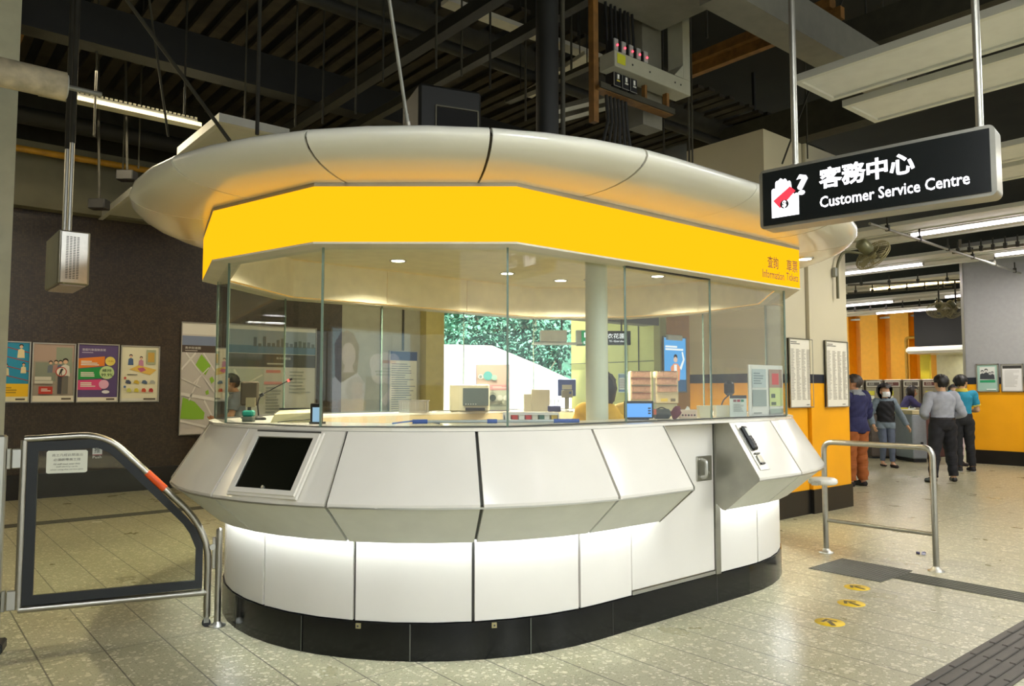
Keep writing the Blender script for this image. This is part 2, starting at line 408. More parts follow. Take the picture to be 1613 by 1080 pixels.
# far end: orange folded cladding, dark recess, pale lit wall
b = MB(); y = 8.0; M_fold = mat('orange_folded_cladding', '#f2a916', .45, noise=.05)
while y < 18:
    b.add([(27, y, 0), (27, y+.62, 0), (27, y+.62, 4.4), (27, y, 4.4)], [(0, 1, 2, 3)], M_fold)
    b.add([(27, y+.62, 0), (27.35, y+.72, 0), (27.35, y+.72, 4.4), (27, y+.62, 4.4)], [(0, 1, 2, 3)], M_fold)
    b.add([(27.35, y+.72, 0), (27.35, y+.95, 0), (27.35, y+.95, 4.4), (27.35, y+.72, 4.4)], [(0, 1, 2, 3)], M_fold)
    b.add([(27.35, y+.95, 0), (27, y+1.05, 0), (27, y+1.05, 4.4), (27.35, y+.95, 4.4)], [(0, 1, 2, 3)], M_fold)
    y += 1.05
b.build('wall_far', kind='structure')
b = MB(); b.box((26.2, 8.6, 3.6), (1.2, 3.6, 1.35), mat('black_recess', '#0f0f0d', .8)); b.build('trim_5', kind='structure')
b = MB(); b.box((26.0, 8.6, 2.78), (1.6, 3.9, .22), M_cream, bev=.08); b.build('trim_6', kind='structure')
MB().box((26.6, 8.3, 1.35), (.2, 3.6, 2.7), mat('pale_wall', '#d9d6b8', .6)).build('wall_far_pale', kind='structure')
area('far_wall_washer', (26.15, 8.4, 2.62), .3, 1.2, 22, (1, .95, .8))
b = MB(); b.box((30, 5.5, 3.6), (.2, 28, 7.2), M_ceil); b.build('wall_far_end', kind='structure')
# walls out of the picture close the hall
b = MB(); b.box((-9, 5.5, 3.6), (.2, 28, 7.2), mat('side_wall_beige', '#8c8672', .7)); b.build('wall_left', kind='structure')
# far-left white column
b = MB(); pc = pD(-8, 400, 7.2); b.box((pc.x-.10, pc.y, 3.6), (.42, .42, 7.2), mat('column_white', '#c9c9b0', .5, noise=.05)); b.build('trim_7', kind='structure')

# ---- outside, seen through the kiosk glazing
M_wht = mat('sunlit_render', '#eef0ee', .8, noise=.02)
def y20(px_, py_, Y=21.0): p = pY(px_, py_, Y); return (p.x, p.z)
pts = [y20(640, 541), (y20(775, 544)), y20(850, 575), y20(930, 612), y20(1060, 640)]
b = MB(); n = len(pts)
front = [(x, 21.0, z) for x, z in pts] + [(pts[-1][0], 21.0, 0), (pts[0][0], 21.0, 0)]
back = [(x, 22.2, z) for x, _, z in front]; k = len(front)
b.add(front+back, [list(range(k)), list(range(k, 2*k))[::-1]] + [(i, k+i, k+(i+1) % k, (i+1) % k) for i in range(k)], M_wht)
b.build('wall_outside_ramp', kind='structure')
b = MB(); vs = []; NX, NY = 26, 10
for j in range(NY+1):
    for i in range(NX+1):
        x = -2+i*1.7; y = 22.5+j*1.6; vs.append((x, y, max(0, (j*1.15)+.5*math.sin(x*.9+j)+.3*math.sin(x*2.1)) - .1))
b.add(vs, [(j*(NX+1)+i, j*(NX+1)+i+1, (j+1)*(NX+1)+i+1, (j+1)*(NX+1)+i) for j in range(NY) for i in range(NX)], mat('hillside_undergrowth', '#24503f', .9, noise=.3, scale=3), True)
b.build('hillside', kind='structure')
M_leaf = [mat('leaf_green_%s' % n_, c, .6, noise=.2, scale=30) for n_, c in (('deep', '#2a5b4b'), ('mid', '#356c58'), ('light', '#467f69'))]
M_bark = mat('bark', '#6b6a58', .9)
def tree(x, y, z, h, r, seed, label):
    rnd = random.Random(seed); t = thing('hillside_tree', label, 'tree', (x, y, z), group='trees on the slope outside the exit')
    k = MB(); k.tube([(0, 0, -.3), (.05, 0, h*.4), (-.05, .05, h*.75)], [.12, .09, .04], M_bark, 8)
    for _ in range(4):
        a = rnd.uniform(0, 6.28); k.tube([(0, 0, h*.4), (math.cos(a)*r*.5, math.sin(a)*r*.5, h*.75)], [.06, .02], M_bark, 6)
    k.build('trunk', t)
    f = MB(); blobs = [(rnd.gauss(0, r*.4), rnd.gauss(0, r*.4), h*rnd.uniform(.45, 1)) for _ in range(16)]
    for _ in range(1500):
        c = rnd.choice(blobs); d = Vector((rnd.gauss(0, 1), rnd.gauss(0, 1), rnd.gauss(0, 1))).normalized()*r*.38*rnd.uniform(.6, 1.05)
        p = Vector(c)+d; s = rnd.uniform(.07, .15)
        q = Euler((rnd.uniform(-1, 1), rnd.uniform(-1, 1), rnd.uniform(0, 6.28))).to_matrix()
        f.add([p+q @ Vector(v) for v in ((-s, 0, 0), (0, -s*.55, 0), (s, 0, .02), (0, s*.55, 0))], [(0, 1, 2, 3)], rnd.choice(M_leaf))
    f.build('foliage', t)
tp = [(8, 23.2, .2, 3.6, 1.5), (10.2, 24.5, 1.3, 3.4, 1.6), (12.2, 23.0, .2, 3.6, 1.5), (14.2, 24.6, 1.3, 3.4, 1.7), (16.3, 23.2, .3, 3.6, 1.5), (18.6, 24.4, 1.3, 3.3, 1.6), (20.8, 23.3, .3, 3.2, 1.4),
      (9.0, 27.2, 3.3, 3.6, 1.9), (12.6, 28.6, 3.5, 3.8, 2.0), (16.8, 27.4, 3.5, 3.6, 2.0), (20.5, 27.2, 3.3, 3.6, 1.9), (23.0, 24.4, 1.3, 3.4, 1.6), (25.2, 23.6, .6, 3.2, 1.5), (24.2, 27.4, 3.4, 3.6, 2.0), (28.0, 25.5, 2.0, 3.4, 1.8)]
ORD = ['first', 'second', 'third', 'fourth', 'fifth', 'sixth', 'seventh', 'eighth', 'ninth', 'tenth']
tp.sort(key=lambda q: (q[1] > 26, q[0])); nf = sum(q[1] <= 26 for q in tp)
for i, (x, y, z, h, r) in enumerate(tp): tree(x, y, z, h, r, 40+i, 'leafy green tree on the sunlit slope, %s from left in the %s row' % (ORD[i if i < nf else i-nf], 'front' if i < nf else 'upper'))

# ================================================================== THE SERVICE KIOSK
CLX, CRX, CY = 3.38, 4.98, 4.85
def sp(R, q):
    q = q % 4
    if q <= 1: return (CRX-(CRX-CLX)*q, CY-R)
    if q <= 2: a = math.pi*(q-1); return (CLX-R*math.sin(a), CY-R*math.cos(a))
    if q <= 3: return (CLX+(CRX-CLX)*(q-2), CY+R)
    a = math.pi*(q-3); return (CRX+R*math.sin(a), CY+R*math.cos(a))
def qX(x): return (CRX-x)/(CRX-CLX)
def qs(q0, q1):
    out = [q0]; L = q1-q0; n = max(2, int(L*26)); out = [q0+L*i/n for i in range(n+1)]
    for k in range(1, 9):
        if q0 < k < q1: out.append(float(k))
    return sorted(set(out))
def sweep(b, prof, q0, q1, m, closed=True, caps=True, smooth=False):
    """closed profile [(R,z)] swept along the stadium outline"""
    Q = qs(q0, q1); n = len(prof)
    if smooth:
        vs = [(*sp(r, q), z) for q in Q for r, z in prof]; fs = []
        for i in range(len(Q)-1):
            for k in range(n if closed else n-1):
                j = (k+1) % n; fs.append((i*n+k, i*n+j, (i+1)*n+j, (i+1)*n+k))
        b.add(vs, fs, m, True)
    else:       # crisp along the profile, smooth round the curve
        for k in range(n if closed else n-1):
            A_, B_ = prof[k], prof[(k+1) % n]
            b.add([(*sp(r, q), z) for q in Q for r, z in (A_, B_)], [(2*i, 2*i+1, 2*i+3, 2*i+2) for i in range(len(Q)-1)], m, True)
    if caps and closed: b.add([(*sp(r, q), z) for q in (Q[0], Q[-1]) for r, z in prof], [list(range(n))[::-1], list(range(n, 2*n))], m)
    return b
K = thing('service_kiosk', 'white oval customer service kiosk with glowing yellow fascia and rounded canopy', 'kiosk', (0, 0, 0))
def inset(q0, q1, g=.0022): return q0+g, q1-g
jl = [1+t/180 for t in (5.3, 29.5, 53.8, 78.2, 102.4, 126.6, 150.8, 175)]
jr = [4-t/180 for t in (5.0, 29.5, 53.8, 78.2, 102.4, 126.6, 150.8, 175)]     # falls along the right arc
allj = jl + [2.5] + jr[::-1]
QD0, QD1 = qX(4.575), qX(3.688)         # door opening
# plinth
b = MB(); sweep(b, [(1.61, 0), (1.61, .205), (1.40, .205), (1.40, 0)], 0, 4, M_plinth, caps=False); b.build('plinth', K)
for q in [1+t/180 for t in (17.5, 42, 66, 91)]+[QD0, qX(3.5)]:
    b = MB(); p0 = sp(1.612, q-.0008); p1 = sp(1.612, q+.0008); b.add([(*p0, 0), (*p1, 0), (*p1, .204), (*p0, .204)], [(0, 1, 2, 3)], M_seam)
    b.build('plinth_joint', K)
for q in (1+52.6/180, 1+25.3/180):
    c = Vector((*sp(1.614, q), .185)); a = math.pi*(q-1); b = MB(); b.box(c, (.028, .01, .028), mat('brass_stud', '#b8ad80', .4, metal=.5), rz=-a); b.box(c-Vector((math.sin(a)*.004, math.cos(a)*.004, 0)), (.01, .01, .01), M_seam, rz=-a)
    b.build('plinth_plate', K)
# inner shell, floor
b = MB(); sweep(b, [(1.575, .2), (1.575, 1.262), (1.50, 1.262), (1.50, .2)], QD1, 4+QD0, M_core); b.build('inner_wall', K)
# lower panels washed by the hidden strip light
def lower(q0, q1, name='lower_panel'):
    q0, q1 = inset(q0, q1, .0018); b = MB(); sweep(b, [(1.60, .21), (1.60, .80), (1.578, .80), (1.578, .21)], q0, q1, M_white); return b.build(name, K)
js = [QD1]+allj+[4.0+QD0-.035]
for q0, q1 in zip(js[:-1], js[1:]): lower(q0, q1)
b = MB(); sweep(b, [(1.612, .205), (1.612, 1.26), (1.57, 1.26), (1.57, .205)], 4+QD0-.033, 4+QD0, M_dsteel); b.build('door_post', K)
# counter body: sloping counter panels, slanted underside panels
Q0L, Q1R = qX(3.865), 4+qX(4.585)
jc = [Q0L]+allj+[Q1R]
for q0, q1 in zip(jc[:-1], jc[1:]):
    a, c = inset(q0, q1, .0016)
    b = MB(); sweep(b, [(1.70, 1.272), (1.722, 1.272), (1.955, .908), (1.955, .890), (1.925, .890)], a, c, M_cream); o = b.build('counter_panel', K)
    if q1 is jc[-1] or q1 == jc[-1]: o['label'] = 'sloping counter panel with card reader'
    b = MB(); sweep(b, [(1.945, .885), (1.685, .662), (1.66, .675), (1.90, .885)], a, c, M_under); b.build('underside_panel', K)
b = MB(); sweep(b, [(1.69, 1.262), (1.93, .90), (1.90, .875), (1.668, .675), (1.66, .70), (1.60, .80), (1.60, 1.262)], Q0L+.001, Q1R-.001, M_core, caps=False); b.build('counter_core', K)
# trim along the widest edge + stainless end cheeks
b = MB(); sweep(b, [(1.958, .893), (1.958, .884), (1.93, .884), (1.93, .893)], Q0L, Q1R, M_satin); b.build('edge_trim', K)
for q, s_ in ((Q0L, -1), (Q1R, 1)):
    prof = [(1.60, .80), (1.612, .70), (1.66, .662), (1.687, .658), (1.96, .888), (1.96, .910), (1.726, 1.275), (1.60, 1.275)]
    b = MB(); x = sp(1, q)[0]; d = .006*(1 if s_ < 0 else -1)
    vs = [(x, CY-r, z) for r, z in prof]+[(x+d, CY-r, z) for r, z in prof]; n = len(prof)
    b.add(vs, [list(range(n)), list(range(n, 2*n))[::-1]]+[(i, n+i, n+(i+1) % n, (i+1) % n) for i in range(n)], M_dsteel); b.build('end_cheek', K)
# hidden strip light between underside and lower panels
b = MB(); sweep(b, [(1.625, .735), (1.65, .735), (1.65, .728), (1.625, .728)], 1+1/180-.32, 4+QD0-.04, M_strip, caps=True); b.build('strip_light', K)
# worktop / ledge
b = MB(); N = 96
outer = [sp(1.724, 4*i/N) for i in range(N)]; innr = [sp(1.10, 4*i/N) for i in range(N)]
b.prism(outer, 1.274, 1.292, M_cream, hole=innr); b.build('worktop', K)
b = MB(); b.prism([sp(1.12, 4*i/N) for i in range(N)], .74, 1.272, mat('inner_cabinet_beige', '#c9b790', .5), hole=[sp(1.09, 4*i/N) for i in range(N)]); b.build('inner_cabinet', K)
b = MB(); b.prism([sp(1.5, 4*i/N) for i in range(N)], .0, .15, mat('raised_floor', '#5a564a', .7)); b.build('raised_floor', K)
# door
D = MB(); xa, xb = 3.694, 4.569
D.box(((xa+xb)/2, CY-1.60+.012, (.235+1.262)/2), (xb-xa, .024, 1.027), M_white, bev=.004); door = D.build('door', K)
b = MB(); b.box(((xa+xb)/2, CY-1.60+.02, .219), (xb-xa, .05, .022), M_satin); b.build('threshold', K)
b = MB(); hx, hy, hz = 4.455, CY-1.60, .955
b.box((hx, hy-.004, hz), (.172, .010, .172), M_steel, bev=.003)
b.build('handle_plate', door)
b = MB(); b.tube([(hx-.035, hy-.004, hz+.062), (hx-.035, hy-.05, hz+.055), (hx-.035, hy-.05, hz-.055), (hx-.035, hy-.004, hz-.062)], .013, M_satin, 12, bend=.025)
o = b.build('handle', door); o['label'] = 'bent steel pull handle'
b = MB(); b.cyl((hx+.045, hy-.002, hz-.035), (hx+.045, hy-.022, hz-.035), .012, M_steel); b.build('lock_cylinder', door)
b = MB(); b.box((4.608, hy-.012, hz+.005), (.05, .028, .155), M_black, bev=.003); b.build('lock_keep', K)
# recessed display under the left counter slope
def slope_frame(t):   # centre of slope panel at angle t on the left arc
    a = R_(t); out = Vector((-math.sin(a), -math.cos(a), 0)); along = Vector((math.cos(a), -math.sin(a), 0))
    up = (Vector((0, 0, 1.272-.908)) - out*(.233)).normalized(); n = along.cross(up)
    return out, along, up, n
out, al, up, nn = slope_frame(66)
c0 = Vector((CLX, CY, 0)) + out*(1.7225) + Vector((0, 0, 1.272)); c0 = c0 - up*.216
if nn.dot(out) < 0: nn = -nn
RM = Matrix((al, nn, up)).transposed()
scr = MB()
scr.box(c0+nn*.004, (.50, .016, .405), M_cream, rot=RM); DS = scr.build('display_frame', K)
b = MB()
for (u0, u1, v0, v1) in ((-.238, .238, .16, .188), (-.238, .238, -.188, -.16), (-.238, -.205, -.16, .16), (.205, .238, -.16, .16)):
    b.box(c0+nn*.017+al*((u0+u1)/2)+up*((v0+v1)/2), (u1-u0, .014, v1-v0), M_cream, rot=RM)
b.build('display_bezel', DS)
b = MB(); b.box(c0+nn*.013, (.412, .004, .322), mat('dark_screen', '#14160f', .12, noise=.3, scale=4), rot=RM); o = b.build('display_screen', DS); o['label'] = 'switched-off black screen'
b = MB(); b.cyl(c0+nn*.014-up*.150, c0+nn*.026-up*.150, .009, M_satin, 14); b.build('display_lock', DS)
b = MB(); b.box(c0+nn*.016+up*.20, (.47, .006, .008), M_seam, rot=RM); b.build('display_slot', DS)
# card reader let into the right-hand slope
cr = Vector((4.705, CY-1.7225, 1.272)); cup = (Vector((0, .233, .364))).normalized(); cn = Vector((0, -.364, .233)).normalized(); ca = Vector((1, 0, 0))
RC = Matrix((ca, cn, cup)).transposed()
b = MB(); b.box(cr-cup*.20+cn*.003, (.115, .006, .36), M_satin, rot=RC); CRD = b.build('reader_recess', K)
b = MB(); b.box(cr-cup*.135+cn*.016, (.058, .03, .19), M_black, rot=RC, bev=.012); b.box(cr-cup*.095+cn*.033, (.040, .003, .06), mat('keypad_grey', '#c8ccc6', .4), rot=RC)
for i in range(3):
    for j in range(3): b.box(cr-cup*(.155+.018*j)+ca*(-.013+.013*i)+cn*.033, (.009, .003, .010), mat('key_dark', '#4d4d4d', .5), rot=RC)
o = b.build('card_reader', CRD); o['label'] = 'black handheld-shaped card reader with grey keypad'
b = MB(); b.box(cr-cup*.255+cn*.010, (.06, .016, .012), M_gps, rot=RC, bev=.003); b.box(cr-cup*.30+cn*.009, (.052, .014, .06), M_dsteel, rot=RC, bev=.003); b.box(cr-cup*.335+cn*.012, (.05, .012, .008), M_black, rot=RC)
b.build('receipt_slot', CRD)
# glazing
def poly10(pts): # mirror a quarter outline into the closed polygon
    l = [(CXM+x*sx, CY+y*sy) for sx, sy, P in ((-1, -1, pts), ) for x, y in P]; return l
CXM = 4.175
def ring(off): # front-left corner, left corners, tip; mirrored
    q = {0: [(1.465, 1.552), (2.275, .88), (2.50, 0)], 1: [(1.50, 1.675), (2.37, .95), (2.61, 0)], 2: [(1.43, 1.50), (2.22, .85), (2.44, 0)], 3: [(1.49, 1.64), (2.345, .935), (2.58, 0)]}[off]
    L = [(CXM-q[0][0], CY-q[0][1]), (CXM-q[1][0], CY-q[1][1]), (CXM-q[2][0], CY), (CXM-q[1][0], CY+q[1][1]), (CXM-q[0][0], CY+q[0][1]),
         (CXM+q[0][0], CY+q[0][1]), (CXM+q[1][0], CY+q[1][1]), (CXM+q[2][0], CY), (CXM+q[1][0], CY-q[1][1]), (CXM+q[0][0], CY-q[0][1])]
    return L
G = ring(0); ZG0, ZG1 = 1.296, 2.318
segs = []
for i in range(10):
    a, c = Vector(G[i]), Vector(G[(i+1) % 10])
    if i == 9: P = [c, Vector((3.703, c.y)), Vector((4.625, c.y)), a]; segs += [(P[k+1], P[k]) for k in range(3)]
    elif i == 4: segs += [(a, a.lerp(c, 1/3)), (a.lerp(c, 1/3), a.lerp(c, 2/3)), (a.lerp(c, 2/3), c)]
    else: segs.append((a, c))
for a, c in segs:
    d = (c-a).normalized(); a2 = a+d*.006; c2 = c-d*.006; mid = (a2+c2)/2; L = (c2-a2).length
    b = MB(); b.box((mid.x, mid.y, (ZG0+ZG1)/2), (L, .012, ZG1-ZG0), M_glass, rz=math.atan2(d.y, d.x)); b.build('glass_pane', K)
jp = set()
for a, c in segs: jp.add((round(a.x, 4), round(a.y, 4))); jp.add((round(c.x, 4), round(c.y, 4)))
for x, y in sorted(jp):
    b = MB(); b.box((x, y, (ZG0+ZG1)/2), (.012, .014, ZG1-ZG0), M_gedge, rz=FACE); b.build('glass_joint', K)
# dark channel at the glass foot and metal head rail
b = MB(); b.prism(ring(0), 1.291, 1.299, M_seam, hole=ring(2)); b.build('glass_channel', K)
b = MB(); b.box((CXM-.015, CY-1.552, 2.312), (.91, .03, .014), M_black); b.build('door_glass_rail', K)
# fascia and its soffit
Fo, Fi = ring(1), ring(3)
for i in range(10):
    a, c = Fo[i], Fo[(i+1) % 10]; a2, c2 = Fi[i], Fi[(i+1) % 10]
    b = MB(); z0, z1 = 2.325, 2.638
    b.add([(*a, z0), (*c, z0), (*c, z1), (*a, z1), (*a2, z0), (*c2, z0), (*c2, z1), (*a2, z1)], [(0, 1, 2, 3), (4, 7, 6, 5), (0, 4, 5, 1), (3, 2, 6, 7), (0, 3, 7, 4), (1, 5, 6, 2)], M_yel)
    b.build('fascia_panel', K)
b = MB(); b.prism(Fo, 2.638, 2.672, M_satin, hole=Fi); b.build('fascia_rail', K)
b = MB(); b.prism(Fo, 2.314, 2.325, mat('soffit_cream', '#d8d2bc', .5), hole=ring(2)); b.build('soffit', K)
for i in range(10):
    a, c = Vector(ring(2)[i]), Vector(ring(2)[(i+1) % 10]); d = (c-a).normalized(); n2 = Vector((-d.y, d.x)); k = 3 if i in (4, 9) else 1
    if (Vector((CXM, CY))-a).dot(n2) < 0: n2 = -n2
    for s in range(k):
        p, q = a+(c-a)*(s/k), a+(c-a)*((s+1)/k); L = (q-p).length-.006; m_ = (p+q)/2+n2*.012
        b = MB(); b.box((m_.x, m_.y, (2.327+2.655)/2), (L, .016, .328), mat('valance_cream', '#eee5cb', .4), rz=math.atan2(d.y, d.x)); b.build('valance_panel', K)
b = MB(); b.prism(ring(3), 2.66, 2.69, mat('kiosk_ceiling_beige', '#e4dec0', .5)); b.build('kiosk_ceiling', K)
# canopy: glossy panels with open seams over a dark core
def arc(cx, cz, rx, rz, a0, a1, n): return [(cx+rx*math.cos(R_(a0+(a1-a0)*i/n)), cz+rz*math.sin(R_(a0+(a1-a0)*i/n))) for i in range(n+1)]
prof = [(1.55, 2.688)] + [(1.66, 2.668), (1.78, 2.658), (1.90, 2.658), (2.00, 2.666), (2.09, 2.684), (2.155, 2.708), (2.205, 2.738), (2.236, 2.772), (2.250, 2.806), (2.246, 2.836), (2.228, 2.862), (2.195, 2.882), (2.14, 2.894), (2.0, 2.90), (1.7, 2.90)]
prof = [(r, 2.658+(z-2.658)*.74) for r, z in prof]
inn = [(1.7, 2.89), (2.0, 2.885), (2.19, 2.862), (2.232, 2.815), (2.20, 2.75), (2.09, 2.70), (1.9, 2.675), (1.55, 2.70)]
inn = [(r, 2.664+(z-2.664)*.72) for r, z in inn]
cj = [1+t/180 for t in (6.5, 29.5, 53.5, 77.8, 102.2, 126.5, 150.5, 173.5)]
cjr = [4-t/180 for t in (6.5, 29.5, 53.5, 77.8, 102.2, 126.5, 150.5, 173.5)][::-1]
CJ = cj+[2.5]+cjr+[4+qX(4.16)]
CJ = CJ[:]
first = CJ[-1]-4
CJ = [first]+CJ
for q0, q1 in zip(CJ[:-1], CJ[1:]):
    a, c = inset(q0, q1, .0011); b = MB(); sweep(b, prof+inn, a, c, M_canopy, smooth=True)
    o = b.build('canopy_panel', K)
b = MB(); sweep(b, [(1.55, 2.70), (1.9, 2.68), (2.09, 2.698), (2.19, 2.73), (2.225, 2.77), (2.18, 2.80), (1.7, 2.815)], 0, 4, mat('seam_brown', '#4c4534', .7), caps=False); b.build('canopy_core', K)
b = MB(); b.prism([sp(2.0, 4*i/N) for i in range(N)], 2.812, 2.842, M_cream); b.build('canopy_deck', K)
# downlights in the kiosk ceiling and one in the canopy underside
def downlight(x, y, z, power=7, ang=100):
    b = MB(); b.lathe((x, y, z), [(.055, .004), (.075, -.004), (.078, 0), (.078, .01)], M_satin, 28); o = b.build('downlight', K)
    b = MB(); b.add([(x+.058*math.cos(t*math.pi/12), y+.058*math.sin(t*math.pi/12), z-.001) for t in range(24)], [list(range(24))[::-1]], emis('downlight_lens', (1, .9, .68), 14)); b.build('lens', o)
    d = bpy.data.lights.new('downlight_beam', 'SPOT'); d.energy = power; d.color = (1, .90, .66); d.spot_size = R_(ang); d.spot_blend = .6; d.shadow_soft_size = .05
    l = bpy.data.objects.new('downlight_beam', d); C.objects.link(l); l.location = (x, y, z-.02)
for px_, py_ in ((627, 411), (799, 431), (931, 441)):
    p = pz(px_, py_, 2.655); downlight(p.x, p.y, 2.655, 190, 138)
for x, y in ((2.35, 5.25), (5.45, 5.75), (6.0, 4.9)): downlight(x, y, 2.655, 190, 138)
p = pz(1267, 408, 2.652); downlight(p.x, p.y, 2.650, 12)
# column inside the kiosk
b = MB(); b.cyl((3.995, 3.835, .15), (3.995, 3.835, 2.66), .081, mat('column_enamel', '#cfd2bb', .45, noise=.02), 32); b.build('column', K)
# writing on the fascia front
M_tx = mat('fascia_lettering', '#8a5200', .5, noise=0)
u0 = lambda px_, py_: ((pY(px_, py_, CY-1.675).x-(CXM-1.5))/3.0, (pY(px_, py_, CY-1.675).z-2.325)/.33)
def ftxt(t, x0, x1, y0, y1, bold=.01):
    b = Art((CXM-1.5, CY-1.6755, 2.325), (1, 0, 0), (0, 0, 1), 3.0, .33); a = u0(x0, y1); c = u0(x1, y1); d = u0(x0, y0); b.text(t, a[0], a[1], d[1]-a[1], M_tx, w=c[0]-a[0], bold=bold); b.build('fascia_lettering', K)
ftxt('Information', 1201, 1235, 423, 436); ftxt('Tickets', 1238.5, 1257, 429, 441)
ftxt('查詢', 1209, 1226, 402, 421); ftxt('車票', 1239, 1256, 408, 427)
# tray shelf on the right end
b = MB(); tc_ = pD(1296, 757, 6.55)
b.lathe((tc_.x, tc_.y, tc_.z-.03), [(.0, 0), (.10, .0), (.115, .008), (.122, .022), (.118, .045), (.095, .058), (.0, .062)], M_cream, 32)
b.box((tc_.x-.13, tc_.y-.02, tc_.z-.005), (.16, .05, .03), M_satin, rz=.2); o = b.build('side_shelf', K); o['label'] = 'small round cream shelf on a bracket'

# ================================================================== CEILING OF THE GATE HALL: panel rows with tubes
M_pan = mat('ceiling_panel_grey', '#cfd0ca', .7, noise=.04)
M_panf = mat('ceiling_panel_frame', '#c6c7be', .6, noise=.02)
def panel_run(x, y0, y1, width=1.47, z=4.04):
    """pair of long suspended ceiling panels with a recessed lamp channel between"""
    t = thing('suspended_ceiling_panel', 'pair of long grey suspended panels with a lamp channel', 'ceiling panel', (x, (y0+y1)/2, z))
    L = y1-y0; wd = (width-.20)/2
    for s in (-1, 1):
        b = MB(); cx = s*(.10+wd/2); b.box((cx, 0, .03), (wd-.10, L-.10, .02), M_pan)
        for q in (-1, 1): b.box((cx+q*(wd/2-.025), 0, .03), (.05, L, .06), M_panf); b.box((cx, q*(L/2-.025), .03), (wd-.1, .05, .06), M_panf)
        b.build('panel', t)
    b = MB(); b.box((0, 0, .10), (.20, L, .04), M_conc); b.build('channel', t)
    return t
def tube_lamp(x, ya, yb, z=4.0, warm=False, label='', group='fluorescent lamps over the gate hall', housing=True):
    t = thing('fluorescent_lamp', label, 'ceiling lamp', (x, (ya+yb)/2, z), group=group)
    L = abs(yb-ya); b = MB(); b.box((0, 0, .05), (.14, L+.06, .05), M_panf); b.build('housing', t)
    b = MB(); b.cyl((0, -L/2, 0), (0, L/2, 0), .028, M_tubey if warm else M_tube, 10); b.build('tube', t)
    for s in (-1, 1): b = MB(); b.box((0, s*(L/2+.012), .012), (.05, .024, .07), M_gps); b.build('lamp_holder', t)
    return t
RL = [('front-right corner, above and behind the hanging black sign', 6.42, -1.0, 3.2), ('next row beyond the hanging sign', 9.65, -1, 5.6), ('', 12.68, -1, 9.5), ('', 15.75, -1, 10.5), ('', 18.75, 3, 12.5), ('', 21.8, 4.5, 13.5),
      ('', 24.8, 6, 14.5), ('', 27.85, 8, 15.5)]
ordn = ['nearest, behind the hanging black sign', 'second from the viewer, just past the hanging sign', 'third from the viewer, with the brightest long tube at the right edge', 'fourth from the viewer, cut by the wall fan',
        'fifth from the viewer, carrying a warm yellow tube', 'sixth from the viewer, above the small ceiling fan', 'seventh from the viewer, over the orange cladding', 'farthest, over the ticket machines']
for (a_, x, y0, y1), od in zip(RL, ordn):
    t = panel_run(x, y0, y1); t['label'] = 'long pair of grey ceiling panels, row ' + od; t['group'] = 'rows of suspended ceiling panels'
TL = [(12.68, 3.2, 5.14, 0, 'long bright white tube at the right edge, nearest of the lit ones'), (15.75, 3.2, 4.92, 0, 'white tube at the right edge above the cool white wall'),
      (15.75, 6.2, 8.4, 0, 'white tube seen through the wall fan cage'), (18.75, 6.55, 8.62, 1, 'warm yellow tube below the wall fan'), (21.8, 5.9, 8.03, 0, 'white tube just above the small ceiling fan, cut by the white wall'),
      (21.8, 9.4, 11.5, 0, 'white tube at left beside the block wall, below the warm one'), (24.8, 9.3, 11.22, 0, 'white tube left of the small ceiling fan'), (27.85, 8.3, 11.28, 1, 'warm yellow tube passing behind the small ceiling fan'),
      (27.85, 12.2, 14.2, 1, 'short warm tube beside the block wall over the orange cladding')]
for x, ya, yb, wm, lb in TL: tube_lamp(x, ya, yb, warm=bool(wm), label='lit fluorescent lamp, '+lb)
for x, ya, yb, lb in ((30.9-.9, 10.6, 11.9, 'short white tube right over the dark recess'), (29.6, 12.2, 13.8, 'white tube over the orange cladding, second lowest'), (29.7, 12.9-2.1, 12.1, 'lowest white tube over the orange cladding')): pass
# lamps over the viewer's side (seen as streaks on the kiosk's gloss panels)
for ir, x in enumerate((-3.0, .5, 3.5, 6.42)):
    for y in (.1, -3.4):
        tube_lamp(x, y-1.1, y+1.1, z=4.0, label='lit fluorescent lamp over the concourse, %s row from the left, %s one' % (('first', 'second', 'third', 'fourth')[ir], 'nearer the kiosk' if y > 0 else 'farther from the kiosk'), group='fluorescent lamps over the concourse')

# ================================================================== SERVICES IN THE DARK CEILING
def bar(b, p, q, w_, h_, m):      # straight rectangular member between two points
    p = Vector(p); q = Vector(q); d = q-p; L = d.length; d.normalize(); s = d.cross(Vector((0, 0, 1)))
    s = s.normalized() if s.length > 1e-3 else Vector((1, 0, 0)); u = s.cross(d)
    return b.box((p+q)/2, (w_, L, h_), m, rot=Matrix((s, d, u)).transposed())
M_dk = [mat('roof_steel_%d' % i, c, .7, noise=.2) for i, c in enumerate(('#1c1c16', '#2b2a22', '#3b392d', '#5a5747'))]
M_rust = mat('ochre_steel', '#7a5626', .6, noise=.25, scale=12)
M_ylw = mat('yellow_pipe', '#b98a22', .5, noise=.15)
# corrugated soffit sheets (left) over the rear lobby
b = MB(); M_cor = mat('corrugated_soffit', '#2f2a1e', .85, noise=.3, scale=6)
for i in range(58):
    x = -4+i*.26; b.box((x, 9.3, 5.92+.03*(i % 2)), (.14, 5.6, .05), M_cor)
b.build('corrugated_soffit', kind='structure')
def svc(name, label, cat, fn, group=None, mid=None):
    b = MB(); fn(b); o = b.build(name); return tag(o, label, cat, group)
